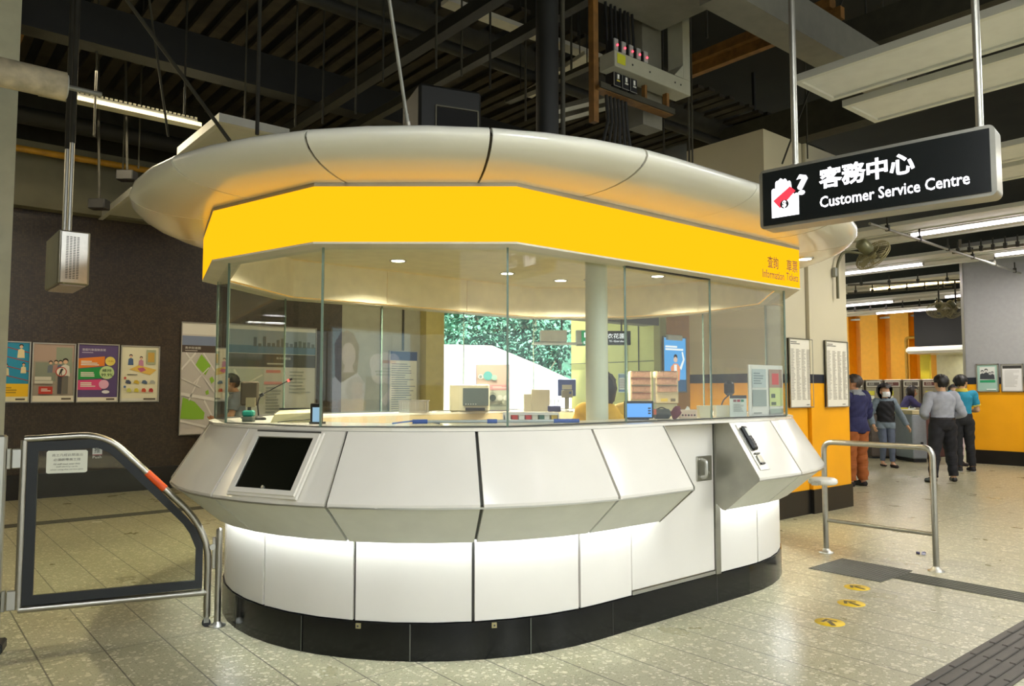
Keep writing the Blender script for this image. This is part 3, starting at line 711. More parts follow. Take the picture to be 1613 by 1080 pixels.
# long dark duct high at the left, running over the kiosk
d0 = pz(-40, -60, 6.1); 
svc('round_duct', 'long dark round duct crossing the upper left ceiling above the kiosk', 'duct', lambda b: (b.cyl((-2, 7.4, 6.0), (14, 7.4, 6.0), .26, M_dk[1], 24), [b.box((x, 7.4, 6.7), (.05, .05, 1.0), M_dk[0]) for x in (-1, 2.2, 5.4, 8.6, 11.8)]))
svc('round_duct', 'slimmer dark pipe running just beneath the long dark duct', 'pipe', lambda b: b.cyl((-2, 7.15, 5.55), (14, 7.15, 5.55), .07, M_dk[0], 14))
svc('steel_beam', 'black steel beam along the rear lobby under the corrugated soffit', 'beam', lambda b: [b.box((4, 8.8, 5.35), (22, .10, .45), M_darker), b.box((4, 8.8, 5.13), (22, .26, .03), M_darker)])
def pz2(a, c, z): return pz(a[0], a[1], z), pz(c[0], c[1], z)
# white cable tray with batten at left
p, q = pz(60, 148, 4.75), pz(318, 196, 4.75); yy = (p.y+q.y)/2
def tray(b):
    b.box(((p.x+q.x)/2, yy, 4.75), (q.x-p.x, .16, .05), mat('pale_batten', '#b4b29a', .5)); b.box(((p.x+q.x)/2, yy+.17, 4.83), (q.x-p.x, .16, .06), M_gps)
    for i in range(34): b.box((p.x+(q.x-p.x)*(i+.5)/34, yy+.085, 4.87), (.03, .03, .02), mat('tray_cable', '#c9c6b0', .5))
svc('cable_tray', 'pale cable tray with a batten light, upper left beside the rusty pipe stub', 'cable tray', tray)
p2 = pz(175, 165, 4.75)
# insulated rusty pipe stub
e = pD(52, 125, 5.7); e0 = pD(-60, 103, 6.85)
def stub(b):
    a = Vector((e0.x-.2, e.y, e.z)); c = Vector((pY(103, 145, e.y).x, e.y, e.z)); b.cyl(a, c, .108, mat('flaking_pipe_paint', '#cbbfa2', .6, noise=.3, scale=9), 28); b.cyl(c, c+Vector((.012, 0, 0)), .09, M_panf, 24)
    b.cyl(c, c+Vector((.25, 0, 0)), .02, M_gps, 10)
svc('insulated_pipe', 'thick white pipe stub with brown flaking paint at the upper left', 'pipe', stub)
# pipes along the rear wall
for (a, c), z, r, m, lb in ((((40, 266), (210, 305)), 4.75, .045, M_ylw, 'yellow pipe along the rear beam at the left'), (((40, 205), (300, 255)), 5.25, .03, M_ylw, 'thin yellow conduit above the dark pipe at left'),
                            (((20, 178), (320, 232)), 5.1, .12, M_dk[0], 'thick black pipe sagging above the rear wall at left')):
    P0 = pz(*a, z); yy2 = P0.y if P0.y < 12.1 else 11.9
    svc('wall_pipe', lb, 'pipe', lambda b: b.cyl((-6, yy2, z), (13, yy2, z), r, m, 14))
# overhead beams running away over the kiosk
for (a, c), z, ww, hh, m, lb in ((((607, 97), (791, 0)), 5.0, .12, .12, M_dk[0], 'black beam rising to the upper right behind the steel cable'),
                                (((707, 114), (885, 23)), 5.0, .10, .10, M_dk[1], 'dark beam with a pale lower edge left of the black post'),
                                (((0, 70), (60, -60)), 5.6, .22, .3, M_rust, 'ochre steel member at the upper left corner beside the white column')):
    P0, P1 = pz2(a, c, z)
    xm = (P0.x+P1.x)/2
    svc('steel_beam', lb, 'beam', lambda b: bar(b, (xm, 1.5 if z < 5.5 else 5, z), (xm, 11.8, z), ww, hh, m))
# pale strips crossing behind the black post
for (a, c), z, lb in ((((701, 2), (942, 92)), 5.6, 'pale strip crossing behind the black post'), (((830, 150), (930, 85)), 5.4, 'short pale duct edge right of the black post')):
    P0, P1 = pz2(a, c, z)
    svc('pale_batten', lb, 'batten', lambda b: (bar(b, P0, P1, .16, .05, mat('pale_strip', '#b9b8ac', .6)), [b.cyl(P0.lerp(P1, f_), (*P0.lerp(P1, f_).xy, 7.2), .007, M_dk[0], 6) for f_ in (.15, .85)]))
for (a, c), z, lb in ((((865, 176), (1000, 142)), 4.4, 'pale cable channel below the ochre frame, upper one'), (((870, 190), (1010, 152)), 4.4, 'pale cable channel below the ochre frame, lower one'), (((800, 160), (950, 95)), 5.2, 'dark cable ladder left of the ochre frame')):
    P0, P1 = pz2(a, c, z)
    svc('cable_channel', lb, 'cable channel', lambda b: (bar(b, P0, P1, .10, .05, M_gps if 'pale' in lb else M_dk[2]), [b.cyl(P0.lerp(P1, f_), (*P0.lerp(P1, f_).xy, 7.2), .007, M_dk[0], 6) for f_ in (.15, .85)]))
# black post standing on the canopy, up to the roof
pp = pD(862, 100, 5.6)
svc('roof_post', 'thick black vertical post rising from the kiosk canopy to the roof', 'post', lambda b: (b.cyl((pp.x, pp.y, 2.843), (pp.x, pp.y, 7.2), .085, M_darker, 20), b.cyl((pp.x+.11, pp.y-.05, 2.843), (pp.x+.11, pp.y-.05, 7.2), .018, M_dk[2], 8), b.cyl((pp.x, pp.y, 2.843), (pp.x, pp.y, 2.93), .16, M_darker, 20)))
# black box and sloping plenum on the canopy
pb = pD(695, 150, 5.5)
t = thing('ventilation_box', 'black ventilation box with an outlet frame standing on the kiosk canopy', 'ventilation unit', (pb.x, pb.y, 2.843), -.30)
b = MB(); b.box((0, 0, .39), (.46, .46, .78), M_darker, bev=.02); b.build('body', t)
b = MB(); 
for cx, cz, sx, sz in ((-.14, .45, .01, .36), (.17, .45, .012, .36), (.015, .27, .31, .012), (.015, .63, .31, .01)): b.box((cx+.03, -.235, cz), (sx, .012, sz), M_dk[3])
b.build('outlet_frame', t)
b = MB(); b.box((.045, -.236, .45), (.29, .004, .34), mat('outlet_mesh', '#0c0c0b', .9), bev=0); b.build('outlet_mesh', t)
svc('sloping_duct', 'black sloping duct behind the ventilation box on the canopy', 'duct', lambda b: b.add([(2.9, 5.3, 2.842), (6.4, 5.1, 2.842), (5.7, 5.3, 3.42), (3.7, 5.5, 3.62), (2.9, 6.0, 2.842), (6.4, 5.9, 2.842), (5.7, 5.8, 3.42), (3.7, 6.0, 3.62)], [(0, 1, 2, 3), (4, 7, 6, 5), (0, 3, 7, 4), (1, 5, 6, 2), (3, 2, 6, 7), (0, 4, 5, 1)], M_darker))
# steel cable stay with turnbuckle
p0 = pD(650, 196, 4.35); p0.z = 2.845; p1 = pD(612, -8, 4.05)
t = thing('cable_stay', 'taut grey steel cable with a turnbuckle rising from the canopy front', 'cable', (p0.x, p0.y, 2.850))
d = (p1-p0); b = MB(); b.cyl(d*.25, d*2.9, .010, M_gps, 10); b.build('cable', t)
b = MB(); b.cyl((0, 0, 0), d*.22, .017, M_steel, 12); b.cyl(d*.0, d*.02, .03, M_steel, 12); b.cyl(d*.20, d*.27, .013, M_gps, 10); b.build('turnbuckle', t)
# slender stays and hanger rods
RODS = [((405, 212), (405, -5), 6.0), ((362, 222), (262, 85), 6.3), ((465, 200), (470, 0), 8), ((508, 195), (512, 0), 8.2), ((148, 215), (153, 25), 8.0), ((265, 215), (247, 85), 7.5), ((290, 180), (295, 70), 8.2), ((385, 205), (390, 112), 8.4),
        ((560, 180), (563, 0), 7.6), ((603, 130), (605, 0), 7.6), ((687, 108), (684, 0), 7), ((727, 120), (730, 60), 7.4), ((772, 140), (775, 10), 7.4), ((828, 190), (832, 20), 7.5), ((900, 110), (902, 0), 7.5),
        ((1046, 250), (1046, 180), 9), ((1086, 262), (1094, 0), 8), ((1091, 262), (1091, 0), 8.3), ((1232, 258), (1270, 155), 9), ((1272, 250), (1272, 220), 9.5), ((1114, 60), (1114, 20), 8), ((1365, 65), (1365, 20), 8.2), ((1392, 62), (1393, 15), 8.4), ((1426, 60), (1427, 0), 8.4), ((1485, 50), (1486, 0), 8.4),
        ((193, 280), (190, 228), 9.5), ((218, 265), (215, 200), 9.5)]
RO = []
for i, (a, c, D_) in enumerate(RODS):
    P = pD(*a, D_); Q = pD(*c, D_)
    if abs(a[0]-c[0]) < 9: Q = Vector((P.x, P.y, 7.2))
    else: Q = P+(Q-P)*((7.2-P.z)/(Q.z-P.z))
    b = MB(); b.cyl((0, 0, 0), Q-P, .011 if i not in (0, 1) else .016, M_dk[2] if i % 3 else M_dk[1], 8); o = b.build('hanger_rod'); o.location = P
    RO.append((a[0], o))
ORD = ['first', 'second', 'third', 'fourth', 'fifth', 'sixth', 'seventh', 'eighth']
GR = {}
for x, o in sorted(RO, key=lambda q: q[0]):
    side = 'at the upper left' if x < 330 else 'above the left half of the canopy' if x < 560 else 'above the middle of the canopy' if x < 910 else 'right of the switch gear' if x < 1200 else 'at the upper right'
    GR.setdefault(side, []).append(o)
for side, L_ in GR.items():
    for i, o in enumerate(L_): tag(o, 'thin dark hanger rod, %s from left of those %s' % (ORD[i], side), 'hanger rod', 'hanger rods '+side)
# small black box speaker hanging at left
for (x, y, lb) in ((156, 322, 'small black box hanging from a rod, left of the canopy tip'), (200, 277, 'small black box with white end above the yellow pipe')):
    P = pD(x, y, 9.0); t = thing('hanging_speaker', lb, 'speaker', (P.x, P.y, P.z)); b = MB(); b.box((0, 0, 0), (.20, .14, .12), M_black, rz=FACE, bev=.01); b.build('body', t)
    b = MB(); b.cyl((0, 0, .06), (-.12, .05, 7.2-P.z), .015, M_dk[1], 8); b.build('stem', t)
# tilted pale panels at the left behind the canopy
for (cs, z, lb) in ((((345, 187), (445, 215), (380, 260), (298, 232)), 4.3, 'pale ceiling panel seen just over the left part of the canopy'), (((214, 303), (330, 330), (300, 370), (165, 335)), 4.05, 'pale ceiling panel behind the left tip of the canopy')):
    ps = [pz(x, y, z) for x, y in cs]; x0 = min(p_.x for p_ in ps); x1 = max(p_.x for p_ in ps); y0 = min(p_.y for p_ in ps); y1 = max(p_.y for p_ in ps)
    t = thing('ceiling_panel', lb, 'ceiling panel', ((x0+x1)/2, (y0+y1)/2, z)); b = MB(); b.box((0, 0, .03), (x1-x0-.12, y1-y0-.12, .02), M_panf); b.build('sheet', t)
    b = MB()
    for q in (-1, 1): b.box((q*((x1-x0)/2-.03), 0, .02), (.06, y1-y0, .09), M_pan); b.box((0, q*((y1-y0)/2-.03), .02), (x1-x0-.12, .06, .09), M_pan)
    b.build('frame', t)
# grey beams and ducts upper right
M_gb = mat('grey_beam_paint', '#77766c', .7, noise=.08)
for (a, c), z, ww, hh, lb in ((((1150, -20), (1345, 95)), 4.9, .30, .35, 'grey box beam sloping down behind the left sign pole'), (((1085, 98), (1230, 30)), 5.3, .12, .10, 'ochre conduit pair left of the sign pole'), (((1085, 115), (1245, 48)), 5.2, .08, .12, 'dark conduit just under the ochre pair'),
                            (((1110, 240), (1330, 170)), 5.6, .3, .5, 'dark wide beam above the white block wall'), (((1350, 60), (1613, -20)), 5.4, .25, .35, 'dark roof beam above the suspended panels at right')):
    P0, P1 = pz2(a, c, z); d = P1-P0
    if abs(d.x) > abs(d.y): P1.y = P0.y
    else: P1.x = P0.x
    svc('roof_beam', lb, 'beam', lambda b: bar(b, P0-(P1-P0)*.1, P1+(P1-P0)*.4, ww, hh, M_rust if 'ochre' in lb else M_gb if 'grey' in lb else M_dk[2]))
svc('roof_beam', 'light grey slab edge at the top right of centre, above the switch gear', 'beam', lambda b: b.box((pD(1010, 10, 6.4).x+.25, pD(1010, 10, 6.4).y, 4.98), (1.0, .8, .12), M_gb))
# conduits with clips under the ceiling rows at right
for (a, c, z, lb) in (((1370, 352), (1613, 432), 3.85, 'galvanised conduit with clips sloping down to the right wall'), ((1335, 449), (1613, 436), 3.9, 'dark conduit just under the fan lamp'), ((1335, 462), (1500, 452), 3.85, 'dark conduit with clips under the warm tube'), ((1335, 490), (1490, 478), 3.85, 'thin dark conduit left of the small fan'), ((1500, 398), (1613, 385), 3.9, 'grey trunking by the right edge above the white wall')):
    P0, P1 = pz2(a, c, z)
    def cond(b):
        b.tube([P0, P1], .022, M_dk[3] if 'galv' not in lb else M_gps, 8)
        for i in range(6): m_ = P0.lerp(P1, (i+.5)/6); b.box(m_+Vector((0, 0, .02)), (.05, .05, .09), M_dk[1]); b.box(m_+Vector((0, 0, .10)), (.02, .02, .16), M_dk[1])
    svc('conduit', lb, 'conduit', cond)

# ================================================================== THINGS LEFT OF THE KIOSK
# stainless loudspeaker housing on two poles
n0 = pD(90, 446, 6.2); hx0, hy0, hz0 = n0.x, n0.y, n0.z
t = thing('hanging_equipment_box', 'tall stainless steel box with perforated front hanging on two poles at left', 'equipment box', (hx0, hy0, hz0))
b = MB(); b.box((.115, .31, .225), (.235, .62, .45), mat('scuffed_stainless', '#8f8c7c', .35, metal=.8, noise=.12, scale=4), bev=.01); b.build('housing', t)
b = MB(); b.box((.115, -.006, .225), (.20, .012, .43), M_steel, bev=.004); o = b.build('front_frame', t)
b = MB()
for r in range(26):
    for c in range(4): b.box((.062+c*.026, -.013, .05+r*.0138), (.018, .004, .006), M_black)
b.build('vent_grille', o)
for dy in (.18, .40): b = MB(); b.cyl((.10, dy, .44), (.10, dy, 3.62-hz0), .020, M_satin, 14); b.cyl((.10, dy, 3.62-hz0), (.10, dy, 5.76-hz0), .024, M_dk[1], 14); b.build('pole', t)
b = MB(); b.box((.115, .31, -.004), (.19, .56, .008), mat('diffuser_pink_grey', '#b3a6a6', .4)); b.build('underside_plate', t)

# posters in slim frames on the mosaic
def framed(name, label, cat, cs, Y, fw=.018, fm=None, group=None, back=None):
    """cs = photo corners left-top, right-top, bottom y; returns (thing, Art) standing on plane Y facing -Y"""
    a = pY(*cs[0], Y); c = pY(*cs[1], Y); d = pY(*cs[2], Y); W = c.x-a.x; z1 = (a.z+c.z)/2; z0 = d.z; H = z1-z0
    t = thing(name, label, cat, (a.x, Y, z0), group=group); b = MB(); fm = fm or M_satin
    b.box((W/2, -.012, H/2), (W, .02, H), back or M_paper)
    b.build('backing', t); f = MB()
    for x in (fw/2, W-fw/2): f.box((x, -.02, H/2), (fw, .04, H), fm, bev=.004)
    for z in (fw/2, H-fw/2): f.box((W/2, -.02, z), (W-2*fw, .04, fw), fm, bev=.004)
    f.build('frame', t)
    A = Art((fw, -.023, fw), (1, 0, 0), (0, 0, 1), W-2*fw, H-2*fw)
    return t, A
YP = YW-.002
def person_art(A, x, y, s, top, skin='#e6bfa0', hair='#1d1714'):
    A.poly([(x-.5*s, y), (x-.42*s, y+.75*s), (x, y+.9*s), (x+.42*s, y+.75*s), (x+.5*s, y)], top); A.disc(x, y+1.15*s, .30*s, hair); A.disc(x, y+1.06*s, .24*s, skin)
# 1 swimming poster
t, A = framed('poster', 'framed poster with smiling swimmers on blue above a yellow band, leftmost of the four', 'poster', ((-22, 536), (49, 538), (20, 634)), YP, group='framed posters on the dark mosaic wall')
A.rect(0, .3, 1, 1, '#1e93bd')
for i in range(4):
    y = .42+.16*i; A.poly([(0, y+.10), (1, y-.06), (1, y-.075), (0, y+.085)], '#a63a34', new=i == 0)
for x, y, s in ((.80, .74, .20), (.45, .44, .17), (.87, .48, .15)): person_art(A, x, y, s*.9, '#eadcae')
A.rect(0, .08, 1, .3, '#f2c21c'); A.lines(.35, .13, .75, .25, 3, '#a9871c'); A.rect(0, 0, 1, .08, '#ece6c8'); A.rect(.7, .02, .93, .05, '#5a5347'); A.build('print', t)
# 2 travel poster
t, A = framed('poster', 'framed poster with a group of people and a round red-edged sign, second from the left', 'poster', ((51, 540), (119.5, 540.5), (80, 634)), YP, group='framed posters on the dark mosaic wall')
A.rect(0, .1, 1, 1, '#a69c8e'); A.rect(0, .7, 1, 1, '#b79f92'); A.rect(.05, .35, .55, .68, '#8c9384'); A.rect(.55, .5, .95, .95, '#97a08c')
for x, y, s, c in ((.42, .5, .16, '#707a86'), (.55, .5, .17, '#b38a80'), (.66, .5, .17, '#5e6e86'), (.78, .44, .24, '#e4e0d6')): person_art(A, x, y, s, c)
A.rect(.60, .13, .70, .45, '#3d3d42'); A.rect(.74, .13, .86, .45, '#6d6a62'); A.disc(.68, .52, .14, '#c23b2c'); A.disc(.68, .52, .115, '#efece2'); A.tube_ = None
A.poly([(.62, .47), (.66, .56), (.70, .585), (.74, .55), (.71, .545), (.69, .50), (.70, .455), (.675, .455), (.67, .50), (.64, .45)], '#2c2c2c')
A.rect(.04, .37, .44, .43, '#dbd8cc'); A.rect(.04, .31, .48, .36, '#d3d0c4'); A.rect(.14, .13, .48, .26, '#c43a2c'); A.lines(.2, .17, .45, .23, 2, '#f0e6da'); A.rect(0, 0, 1, .1, '#eae4d4'); A.rect(.7, .03, .94, .06, '#5a5347'); A.build('print', t)
# 3 purple service pledge
t, A = framed('poster', 'framed purple poster with orange, green and pink bars and 99.9%, third from the left', 'poster', ((122, 541), (188, 542), (150, 633.5)), YP, group='framed posters on the dark mosaic wall')
A.rect(0, .07, 1, 1, '#5c4a7d'); A.text('港鐵列車服務表現', .08, .89, .045, '#e7e2ee', w=.60); A.rect(.08, .855, .36, .87, '#b8aecb')
A.poly([(.0, .58), (.0, .755), (.66, .80), (.66, .63)], '#ef8526'); A.poly([(0, .38), (0, .57), (.62, .61), (.62, .41)], '#1f9a49'); A.poly([(0, .20), (0, .37), (.6, .39), (.6, .20)], '#df4b84')
for y in (.67, .47, .29): A.lines(.06, y-.04, .52, y+.05, 3, '#f4efe2', .6, int(y*100))
A.disc(.80, .715, .13, '#f0dc6a'); A.disc(.72, .51, .19, '#c7e0a0'); A.disc(.65, .30, .13, '#eab0cc'); A.text('維持', .60, .52, .055, '#3a5c34', w=.24, bold=.01); A.text('99.9%', .575, .44, .055, '#3a5c34', w=.30, bold=.01)
A.text('+3.8%', .73, .70, .03, '#b06a1c', w=.15); A.disc(.70, .165, .10, '#e8e6ee', ry=.03); A.rect(0, 0, 1, .07, '#ebe6d6'); A.rect(.72, .02, .93, .05, '#5a5347'); A.build('print', t)
# 4 family and toys
t, A = framed('poster', 'framed cream poster with two children and rows of toy cars, rightmost of four', 'poster', ((190, 544), (251.5, 545), (220, 633)), YP, group='framed posters on the dark mosaic wall')
A.rect(0, .05, 1, 1, '#ece8cc'); person_art(A, .24, .66, .15, '#4a6690'); person_art(A, .52, .64, .14, '#c886a8')
A.poly([(.2, .58), (.45, .66), (.95, .58), (.78, .48)], '#e8c15c'); A.poly([(.42, .60), (.58, .62), (.66, .57), (.52, .53)], '#c9668a'); A.rect(.66, .68, .92, .95, '#a8b08f'); A.rect(.70, .72, .88, .9, '#c8a24a'); A.lines(.15, .47, .6, .50, 1, '#5a5a50')
for i, c in enumerate(('#46506a', '#d4b438', '#506a86', '#b0b4ac')): A.poly([(.10+.22*i, .33), (.25+.22*i, .31), (.26+.22*i, .35), (.20+.22*i, .385), (.13+.22*i, .38)], c)
for i, c in enumerate(('#cfd06a', '#d8cb3c', '#c8502e', '#b52f2f')): A.poly([(.14+.20*i, .17), (.26+.20*i, .16), (.27+.20*i, .20), (.23+.20*i, .235), (.16+.20*i, .23)], c)
A.disc(.09, .42, .035, '#b5423a'); A.disc(.09, .26, .035, '#3a6ab0'); A.rect(.6, .02, .93, .05, '#5a5347'); A.build('print', t)
# street map board
def map_art(A, seed, head=True):
    rnd = random.Random(seed); A.rect(0, 0, 1, 1, '#cfc9c2'); A.rect(0, .90, 1, 1, '#e3e0d8'); A.rect(0, .80, 1, .885, '#7f8cab'); A.rect(0, .735, 1, .80, '#4c4038')
    A.rect(0, .05, 1, .735, '#c9c4bf')
    return rnd
t, A = framed('map_board', 'tall framed street map with green parks, left of the kiosk glazing', 'map board', ((285, 507), (349, 509), (300, 685)), YP, fm=M_steel)
map_art(A, 1); A.text('青衣街道圖', .08, .765, .022, '#e8e2d6', w=.4); A.lines(.08, .745, .6, .757, 1, '#cfc8bc')
for pts, c in (([(.35, .62), (.5, .72), (.75, .62), (.62, .53)], '#8fc03a'), ([(0, .14), (.05, .33), (.35, .29), (.62, .19), (.6, .13), (.3, .13)], '#8fc03a'), ([(.72, .50), (.8, .52), (.86, .48), (.78, .45)], '#8fc03a'), ([(.88, .42), (1, .46), (1, .38), (.94, .36)], '#8fc03a'), ([(.62, .38), (.70, .40), (.72, .36), (.65, .35)], '#8fc03a'), ([(.9, .58), (1, .64), (1, .56)], '#8fc03a')): A.poly(pts, c)
A.k += 1
for x0, y0, x1, y1, w_ in ((0, .58, .35, .73, .02), (0, .36, 1, .30, .03), (.1, .73, .9, .36, .015), (.45, .5, .2, .3, .015), (.3, .45, .7, .6, .012), (.55, .73, 1, .5, .015), (0, .5, .5, .42, .012), (.6, .3, .9, .1, .02), (0, .12, 1, .03, .02)):
    dx, dy = x1-x0, y1-y0; L = math.hypot(dx, dy); nx, ny = -dy/L*w_, dx/L*w_*.5; A.poly([(x0-nx, y0-ny), (x1-nx, y1-ny), (x1+nx, y1+ny), (x0+nx, y0+ny)], '#e8e5e0', new=False)
A.build('map_print', t)
t, A = framed('map_board', 'wide framed board with a skyline photo strip and maps, behind the left glazing', 'map board', ((352, 511), (498, 515), (420, 668)), YP, fm=M_steel)
A.rect(0, 0, 1, 1, '#d4d4ca'); A.rect(0, .72, 1, .96, '#8d9aa3'); A.rect(0, .72, 1, .80, '#5e7d93')
for i in range(14):
    x = .3+.05*i; A.rect(x, .79, x+.035, .81+random.Random(i).uniform(0, .09), '#5b666b', new=i == 0)
A.rect(0, .58, 1, .715, '#4a4d4b'); A.text('青衣街道圖', .55, .66, .025, '#d8d8d0', w=.16); A.lines(.45, .60, .75, .63, 1, '#c0c0b8'); A.rect(.02, .2, .42, .56, '#c2c9ba'); A.rect(.44, .52, .60, .55, '#d98c86'); A.rect(.42, .40, .62, .43, '#e09a92'); A.lines(.44, .1, .62, .38, 9, '#9aa09a'); A.lines(.7, .3, .95, .55, 7, '#a2a8a0', .4, 4)
A.k += 1
for x0, y0, x1, y1, w_ in ((.02, .5, .4, .3, .012), (.1, .55, .3, .2, .01), (.05, .3, .4, .5, .008)):
    dx, dy = x1-x0, y1-y0; L = math.hypot(dx, dy); nx, ny = -dy/L*w_, dx/L*w_; A.poly([(x0-nx, y0-ny), (x1-nx, y1-ny), (x1+nx, y1+ny), (x0+nx, y0+ny)], '#e8ead8', new=False)
A.build('map_print', t)
# notice on the shutter bay
t, A = framed('notice_board', 'tall white list of services with a navy heading, beside the yellow pillar', 'notice board', ((612, 552), (657, 552.5), (630, 655)), YW+.012, fm=M_steel)
A.rect(0, .86, 1, 1, '#2d4a86'); A.lines(.06, .05, .94, .82, 22, '#8a93a0', .35, 3); A.build('print', t)

# service gate with glass leaf
GR = Vector((1.655, 5.02, 0)); GL = Vector((.655, 5.30, 0)); gd = (GR-GL); gL = gd.length; gd.normalize(); ga = math.atan2(gd.y, gd.x)
t = thing('service_gate', 'steel framed glass service gate with sloping top rail and an orange band', 'gate', tuple(GL), ga)
L = gL
outl = [(0, 0, .225), (0, 0, 1.215), (.36, 0, 1.235), (.52, 0, 1.20), (L-.10, 0, .66), (L-.012, 0, .52), (L-.012, 0, .235)]
b = MB(); b.tube(outl[:1]+[(0, 0, 1.205)], .021, M_steel, 14); b.tube([(0, 0, 1.212), (.42, 0, 1.232), (L-.10, 0, .70), (L-.012, 0, .50), (L-.012, 0, .06)], .021, M_steel, 14, bend=.14); b.tube([(0, 0, .222), (L-.012, 0, .215)], .021, M_steel, 14); b.build('frame', t)
def gslope(f): # point on the sloping rail
    a = Vector((.42, 0, 1.232)); c = Vector((L-.10, 0, .70)); return a.lerp(c, f)
b = MB(); b.cyl(gslope(.46), gslope(.66), .0235, mat('orange_band', '#e8591c', .4), 18, caps=True); o = b.build('reflective_band', t)
def inn_poly(m_): return [(m_, .225+m_), (m_, 1.212-m_), (.405-m_*.3, 1.222-m_), (.47-m_*.3, 1.19-m_), (L-.125-m_*.55, .695-m_*.55), (L-.075-m_*.7, .63-m_*.5), (L-.03-m_*.8, .52-m_*.3), (L-.03-m_*.8, .225+m_)]
P0_, P1_ = inn_poly(.018), inn_poly(.072); n = len(P0_)
b = MB()
vs = [(x, y, z) for y in (-.012, .012) for P_ in (P0_, P1_) for x, z in P_]
fs = []
for i in range(n):
    j = (i+1) % n; fs += [(i, j, n+j, n+i), (2*n+i, 3*n+i, 3*n+j, 2*n+j), (i, 2*n+i, 2*n+j, j), (n+i, n+j, 3*n+j, 3*n+i)]
b.add(vs, fs, M_rubber); b.build('rubber_surround', t)
b = MB(); P2 = inn_poly(.066); vs = [(x, y, z) for y in (-.004, .004) for x, z in P2]; b.add(vs, [list(range(n)), list(range(n, 2*n))[::-1]]+[(i, (i+1) % n, n+(i+1) % n, n+i) for i in range(n)], M_gglass); b.build('glass', t)
b = Art((.115, -.006, 1.005), (1, 0, 0), (0, 0, 1), .215, .135)
b.poly([(.04, 0), (.96, 0), (1, .06), (1, .94), (.96, 1), (.04, 1), (0, .94), (0, .06)], '#dfdfcc')
b.text('員工凡經此閘進出', .13, .74, .12, '#77756a', w=.75); b.text('必須佩帶員工證', .17, .54, .12, '#77756a', w=.66)
b.text('All staff must wear their', .17, .37, .075, '#6a685e', w=.66); b.text('staff identity cards', .24, .245, .075, '#6a685e', w=.52); b.text('when using this service gate', .10, .12, .075, '#6a685e', w=.80)
o = b.build('notice', t); o['label'] = 'white staff notice sticker with two scripts'
b = Art((.355, -.006, 1.085), (1, 0, 0), (0, 0, 1), .052, .075); b.rect(0, .35, 1, 1, '#b9b9ac'); b.text('推', .18, .45, .46, '#33352f', w=.62); b.rect(0, .27, 1, .35, '#8d5a55'); b.text('Push', .04, .03, .2, '#c4c4b8', w=.92); o = b.build('push_sticker', t); o['label'] = 'small grey push sticker'
for z in (1.10, .28):
    b = MB(); b.box((-.035, 0, z), (.05, .03, .115), M_satin, bev=.005); b.box((-.075, 0, z), (.02, .035, .12), M_dsteel, bev=.003); b.build('hinge', t)
b = MB(); b.box((L-.014, 0, .05), (.03, .022, .05), M_gps); b.cyl((L-.014, -.01, .026), (L-.014, .01, .026), .026, M_black, 18); b.build('castor', t)
b = MB(); b.box((L+.022, -.005, .46), (.022, .02, .20), M_steel, bev=.004); b.cyl((L+.012, -.03, .50), (L+.012, .0, .50), .018, M_satin, 16); b.build('latch', t)
b = MB(); b.cyl((1.700, 4.99, 0), (1.700, 4.99, .605), .020, M_steel, 18); b.lathe((1.700, 4.99, .6), [(.02, 0), (.018, .012), (.0, .02)], M_steel, 18); b.lathe((1.700, 4.99, 0), [(.052, 0), (.052, .008), (.03, .014), (.02, .03)], M_satin, 24); o = b.build('gate_stop_post'); tag(o, 'short steel stop post between the gate and the kiosk base', 'post')
gp = GL - gd*.125
b = MB(); b.box((gp.x, gp.y, .62), (.075, .06, 1.24), M_satin, rz=ga, bev=.01); b.box((gp.x-.02, gp.y-.01, .03), (.17, .15, .06), M_black, rz=ga, bev=.01); o = b.build('gate_post'); tag(o, 'square steel hinge post at the left picture edge', 'post')
for (x, y, lb) in ((153, 822, 'small white paper scrap on the floor behind the gate'),):
    P = pz(x, y, 0); b = MB(); b.box((P.x, P.y, .003), (.10, .03, .003), M_paper, rz=-.5); tag(b.build('paper_scrap'), lb, 'paper')
P = pz(1452, 873, 0); b = MB()
for i in range(5): b.box((P.x+.03*math.cos(i*2), P.y+.03*math.sin(i*2), .012), (.035, .02, .02), mat('wrapper_navy', '#2d2a55', .4) if i % 2 else mat('wrapper_pale', '#b0b0c4', .4), rz=i, bev=.004)
tag(b.build('crumpled_wrapper'), 'small crumpled navy wrapper on the floor by the steel barrier', 'litter')

# ================================================================== HANGING SIGN
SL, SR = Vector((3.812, 2.343, 0)), Vector((3.963, 1.242, 0)); sdv = (SR-SL); sL = sdv.length; sdv.normalize(); sa = math.atan2(sdv.y, sdv.x); sz = 2.583; sh_ = .304
t = thing('hanging_sign', 'black illuminated Customer Service Centre sign in a rounded steel case on two poles', 'sign', (SL.x, SL.y, sz), sa)
b = MB()
def rrect(w0, w1, h0, h1, r): 
    out = []
    for cx, cz, a0 in ((w1-r, h1-r, 0), (w0+r, h1-r, 90), (w0+r, h0+r, 180), (w1-r, h0+r, 270)):
        for k in range(6): a = R_(a0+18*k); out.append((cx+r*math.cos(a), cz+r*math.sin(a)))
    return out
o_ = rrect(-.022, sL+.022, -sh_/2-.018, sh_/2+.018, .03); n = len(o_)
vs = [(x, y, z) for y in (0, .135) for x, z in o_]
b.add(vs, [(i, (i+1) % n, n+(i+1) % n, n+i) for i in range(n)], M_dsteel, True); b.add(vs, [list(range(n))[::-1], list(range(n, 2*n))], M_dsteel); b.build('case', t)
b = MB(); b.box((sL/2, -.002, 0), (sL, .008, sh_), mat('sign_face_black', '#161a1a', .22, noise=.02)); fc = b.build('face', t)
A = Art((0, -.007, -sh_/2), (1, 0, 0), (0, 0, 1), sL, sh_); A.step = .0005
